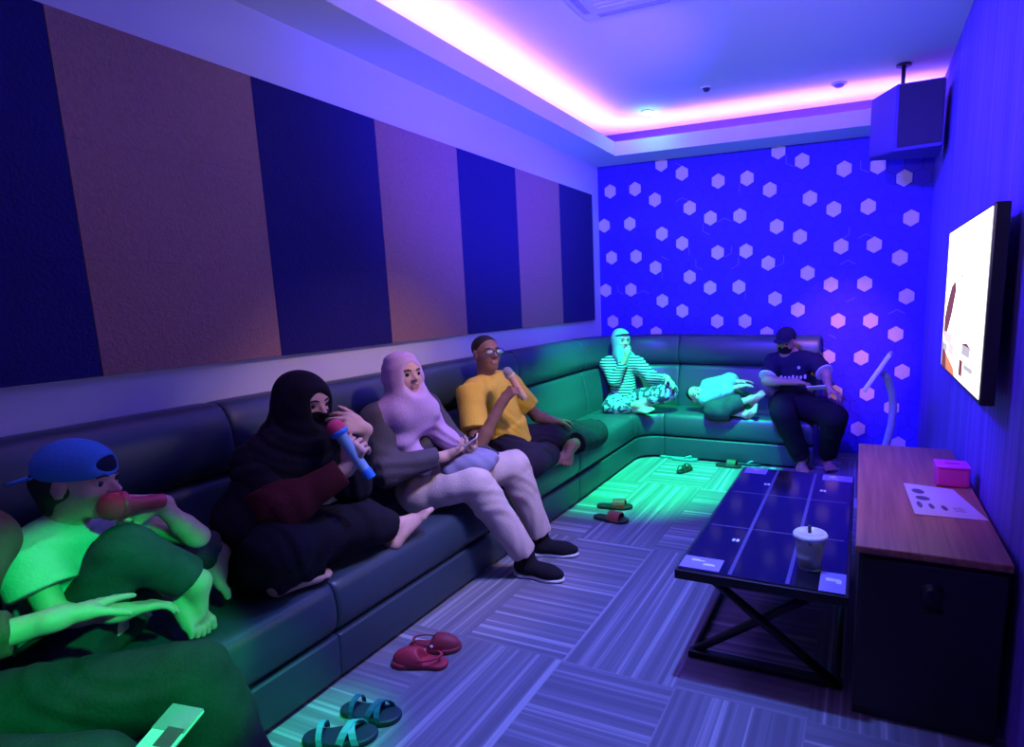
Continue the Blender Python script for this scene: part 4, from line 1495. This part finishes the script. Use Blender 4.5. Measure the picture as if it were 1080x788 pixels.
# -- child lying on the sofa
lie = person('child in mint t-shirt lying along the sofa with bare feet to the right', (-1.1, 5.08, .415))
J = dict(pelvis=(-1.0, 5.06, .50), chest=(-1.20, 5.10, .55), neck=(-1.29, 5.10, .53),
         shR=(-1.22, 4.99, .55), shL=(-1.24, 5.16, .62), elR=(-1.06, 4.98, .62), elL=(-1.06, 5.16, .68),
         wrR=(-.93, 4.99, .66), wrL=at(781, 403, 1, 5.1),
         hipR=(-.99, 5.0, .49), hipL=(-.99, 5.12, .52), knR=at(752, 432, 1, 4.88), knL=at(770, 428, 1, 4.90),
         anR=at(786, 437, 1, 4.92), anL=at(792, 421, 1, 4.97))
H = Head(at(735, 416, 1, 5.02), (.25, -.85, .35), (-.9, -.1, .35), h=.185)
body(J, H, .74, dict(R=dict(d=(.9, .1, .2), n=(0, 0, -1), L=.12, curl=(.3, .4, .3), thumb_side=1), L=dict(d=(1, 0, .1), n=(0, -.3, -1), L=.12, curl=(.2, .3, .2), thumb_side=-1)),
     dict(R=dict(d=(.45, -.45, .6), u=(-.4, -.6, .5), L=.17, side=-1), L=dict(d=(.5, -.3, .6), u=(-.4, -.6, .5), L=.17, side=1)), SKIN, lie)
H.extras(lie)
M_mint2 = cloth('mint_cotton', (0.28, 0.48, 0.43), .04)
top(J, .82, M_mint2, lie, 1.55, .016, (.086, .078), 't_shirt', .0, .005, .006, .056, seed=14)
pants(J, .84, M_jean, lie, (.55, .55), (.110, .096, .082), 'shorts', .004, .006, seed=15)
h = H.h
T = Solid(); T.ell(H.p(0, -.09, .14), (.36 * h, .45 * h, .385 * h), H.R).cut(H.p(0, .17, .2), H.f - H.u * .6, .01).cut(H.p(0, 0, -.2), -H.u, .01)
solid('hair', T, M_brow, lie, .005, 1)

# -- man in dark cap at the right end
capm = person('person in dark cap, mask and navy sports shirt at the right end of the sofa', (-.5, 5.08, .415))
J = dict(pelvis=(-.50, 5.10, .51), chest=(-.50, 5.10, .78), neck=(-.52, 5.08, .94),
         shR=(-.665, 5.08, .875), shL=(-.34, 5.08, .875), elR=at(808, 402, 1, 4.92), elL=at(872, 396, 1, 4.96),
         wrR=at(841, 403, 1, 4.84), wrL=at(874, 410, 1, 4.82),
         hipR=(-.58, 5.06, .51), hipL=(-.42, 5.06, .51), knR=at(826, 436, 1, 4.68), knL=at(880, 440, 1, 4.66),
         anR=at(846, 484, 2, .10), anL=at(872, 482, 2, .10))
H = Head(at(829, 361, 1, 5.05), (-.18, -.92, -.22), h=.21)
body(J, H, 1.0, dict(R=dict(d=(.9, -.3, -.1), n=(-.1, -.2, -.9), L=.16, curl=(.5, .6, .4), thumb_side=1), L=dict(d=(.75, -.5, -.35), n=(-.2, -.1, -1), L=.16, curl=(.3, .4, .3), thumb_side=-1)),
     dict(R=dict(d=(.1, -1, 0), u=(0, 0, 1), L=.22, side=-1), L=dict(d=(.3, -1, 0), u=(0, 0, 1), L=.22, side=1)), SKIN2, capm)
H.extras(capm, lips=False)
M_navyc = cloth('navy_jersey', (0.014, 0.012, 0.040), .1)
M_trim = mat('white_print', (.60, .58, .70), .6)
sh = top(J, .95, M_navyc, capm, .80, .012, (.076, .074), 'sports_shirt', .0, .003, .006, seed=16)
pants(J, 1.0, cloth('black_trouser', (.010, .009, .016)), capm, (.92, .92), (.118, .096, .07), fold=.004, seed=17)
mask(H, M_blk, capm)
h = H.h
T = Solid(); T.ell(H.p(0, -.09, .12), (.35 * h, .44 * h, .375 * h), H.R).cut(H.p(0, .13, .2), H.f - H.u * .3, .01).cut(H.p(0, 0, -.2), -H.u, .01)
solid('hair', T, M_brow, capm, .006, 1)
T = Solid(); T.ell(H.p(0, -.05, .22), (.375 * h, .48 * h, .38 * h), H.R).cut(H.p(0, 0, .19), -H.u, .006)
cp = solid('cap', T, M_navyc, capm, .005, 1)
T = Solid(); T.ell(H.p(0, .45, .20), (.32 * h, .40 * h, .12 * h), H.R).cut(H.p(0, .4, .23), H.u, .003).cut(H.p(0, .4, .195), -H.u, .003)
solid('brim', T, M_navyc, capm, .004, 1).parent = cp
for s_, e_ in ('R', J['elR']), ('L', J['elL']):
    a_ = lerp(J['sh' + s_], e_, .74); b_ = lerp(J['sh' + s_], e_, .82)
    S_ = Solid().flat(a_, b_, .0745, .0745)
    solid('sleeve_trim', S_, M_trim, capm, .004, 1).parent = sh
for k in range(7):
    bm = NB()
    x0 = -.60 + .031 * k
    hh = .024 if k % 3 else .032
    box(bm, x0, x0 + .017, -.004, .004, 0, hh, .002)
    if k % 2: box(bm, x0 - .004, x0 + .008, -.004, .004, hh * .4, hh * .6, .001)
    for v in bm.verts: v.co = Vector((v.co.x, v.co.y + 4.966 + abs(v.co.x + .505) * .12, v.co.z + .735 + k * .002))
    obj('lettering', bm, M_trim, capm, world=True).parent = sh
bm = NB(); lathe(bm, [(.013, 0), (.013, .006), (0, .007)], 16, frame((-.455, 4.972, .835), (0, -1, .1)))
obj('emblem', bm, M_trim, capm, world=True).parent = sh
ph = thing('mobile_phone', 'white mobile phone held level by the person in dark cap', 'phone', at(861, 409, 1, 4.76))
bm = NB(); box(bm, -.07, .07, -.034, .034, -.004, .004, .003, M=frame((0, 0, 0), (-.1, .55, .9), (1, -.1, 0)))
obj('case', bm, M_white, ph)
bm = NB(); box(bm, -.065, .065, -.031, .031, .004, .0048, 0, M=frame((0, 0, 0), (-.1, .55, .9), (1, -.1, 0)))
obj('screen', bm, mat('phone_glass_dark', (.02, .02, .03), .1), ph)
# ------------------------------------------------------------------ footwear on the carpet
def sole_shape(T, o, d, L, w, z0, z1, f=1.0):
    """A foot-shaped slab between two heights: o heel-to-toe middle, d towards the toe."""
    o, d = Vector(o), Vector(d).normalized()
    s = d.cross(V3(0, 0, 1))
    zc = (z0 + z1) / 2
    q = lambda a, b: o + d * a * L + s * b * w + V3(0, 0, zc)
    T.cone(q(-.34, 0), q(.02, .03), w * .40, w * .40, .02)
    T.cone(q(.02, .03), q(.28, -.04), w * .42, w * .50, .03)
    T.cone(q(.28, -.04), q(.36, -.06), w * .48, w * .38, .02)
    T.cut(V3(0, 0, z1), V3(0, 0, 1), .004).cut(V3(0, 0, z0), V3(0, 0, -1), .004)


def sandal(name, label, cat, group, px, py, d, L, msole, mstrap, kind='cross', w=None, z=.012):
    p = at(px, py, 2, z)
    w = w or L * .38
    d = Vector((d[0], d[1], 0)).normalized()
    s = d.cross(V3(0, 0, 1))
    t = tag(thing(name, label, cat, (p.x, p.y, 0), 0, group))
    o = V3(p.x, p.y, 0)
    T = Solid(); sole_shape(T, o, d, L, w, .0015, .022)
    solid('sole', T, msole, t, .004, 1)
    q = lambda a, b, h: o + d * a * L + s * b * w + V3(0, 0, h)

    def band(pts, wd, name_='strap'):
        bm = NB()
        ring = []
        for i, (a, b, h) in enumerate(pts):
            a0 = q(a - wd / 2, b, h); a1 = q(a + wd / 2, b, h)
            ring.append((bm.verts.new(a0), bm.verts.new(a1), bm.verts.new(a1 + V3(0, 0, .005)), bm.verts.new(a0 + V3(0, 0, .005))))
        for r0, r1 in zip(ring, ring[1:]):
            for k in range(4): bm.faces.new((r0[k], r0[(k + 1) % 4], r1[(k + 1) % 4], r1[k]))
        bm.faces.new(ring[0]); bm.faces.new(ring[-1][::-1])
        bmesh.ops.recalc_face_normals(bm, faces=bm.faces)
        obj(name_, bm, mstrap, t, world=True)
    arc = lambda a, da, hh: [(a + da * (k / 8 - .5), .5 * -math.cos(PI * k / 8), .012 + hh * math.sin(PI * k / 8)) for k in range(9)]
    if kind == 'cross':
        band(arc(.18, .22, .045), .10); band(arc(.18, -.22, .049), .10)
        band(arc(-.22, .06, .05), .08)
    elif kind == 'slide':
        band(arc(.14, 0, .05), .34)
    elif kind == 'thong':
        for sg in (-1, 1):
            bm = NB(); tube(bm, [q(.30, 0, .02), q(.24, .05 * sg, .038), q(.10, .30 * sg, .036), q(-.04, .40 * sg, .018)], [.005, .007, .008, .006], 8)
            obj('strap', bm, mstrap, t, world=True)
    elif kind == 'clog':
        T = Solid()
        R = [list(s), list(d), [0, 0, 1]]
        T.ell(q(.14, -.03, .018), (w * .50, L * .36, .055), R, .02)
        T.ell(q(-.16, 0, .05), (w * .36, L * .20, .06), R, .01, -1)
        T.cut(V3(0, 0, .014), V3(0, 0, -1), .003)
        solid('upper', T, mstrap, t, .004, 1)
        bm = NB(); lathe(bm, [(.007, 0), (.006, .004), (0, .005)], 12, frame(q(.02, .44, .036), s + V3(0, 0, .5)))
        obj('rivet', bm, M_trim, t, world=True)
        band([(-.02 - .36 * math.sin(PI * k / 10), .46 * math.cos(PI * k / 10), .034 + .012 * math.sin(PI * k / 10)) for k in range(11)], .05)
    return t


M_red = mat('red_rubber', (.40, .03, .05), .55); M_red2 = mat('dark_red_rubber', (.22, .02, .035), .6)
M_bsole = mat('blue_black_rubber', (.012, .02, .05), .5); M_bstrap = mat('turquoise_glossy_strap', (.10, .34, .46), .2)
M_bstrap2 = mat('navy_glossy_strap', (.03, .09, .22), .25)
M_brn = mat('brown_leather', (.34, .06, .04), .45); M_drk = mat('dark_rubber', (.02, .015, .015), .5)
M_teal = mat('pale_teal_rubber', (.10, .28, .34), .4); M_olive = mat('dark_olive_rubber', (.05, .06, .03), .5)
G = 'shoes taken off along the sofa'
sandal('clog', 'dark red rubber clog nearer the sofa, behind its brighter pair', 'shoe', G, 458, 682, (.95, .30), .225, M_red2, M_red2, 'clog')
sandal('clog', 'red rubber clog with pale rivet, nearer the camera of the red pair', 'shoe', G, 444, 698, (-.97, -.22), .235, M_red, M_red, 'clog')
sandal('sandal', 'blue-black sandal nearer the red clogs, with navy straps', 'shoe', G, 390, 752, (.90, .1), .235, M_bsole, M_bstrap2, 'cross')
sandal('sandal', 'blue-black sandal with shiny turquoise straps at the bottom edge', 'shoe', G, 358, 777, (.95, .42), .245, M_bsole, M_bstrap, 'cross')
sandal('sandal', 'brown strapped sandal farther from the camera of the brown pair', 'shoe', G, 648, 534, (1, .2), .25, M_drk, M_brn, 'slide')
sandal('sandal', 'brown strapped sandal nearer the camera, beside the black-trainer foot', 'shoe', G, 644, 547, (1, -.1), .25, M_drk, M_brn, 'slide')
sandal('flip_flop', 'pale teal flip-flop lying against the far sofa base, left one', 'shoe', G, 709, 481, (1, .25), .23, M_teal, M_teal, 'thong')
sandal('flip_flop', 'pale teal flip-flop lying against the far sofa base, right one', 'shoe', G, 722, 484, (1, .05), .23, M_teal, M_teal, 'thong')
sandal('sandal', 'small dark sandal alone on the green-lit carpet', 'shoe', G, 722, 496, (.35, .9), .19, M_drk, M_olive, 'cross')
sandal('sandal', 'dark olive sandal behind the far left corner of the table', 'shoe', G, 768, 491, (1, -.05), .22, M_drk, M_olive, 'slide')
sandal('flip_flop', 'teal flip-flop half hidden by the far table edge', 'shoe', G, 789, 489, (1, .05), .22, M_bsole, M_teal, 'thong')
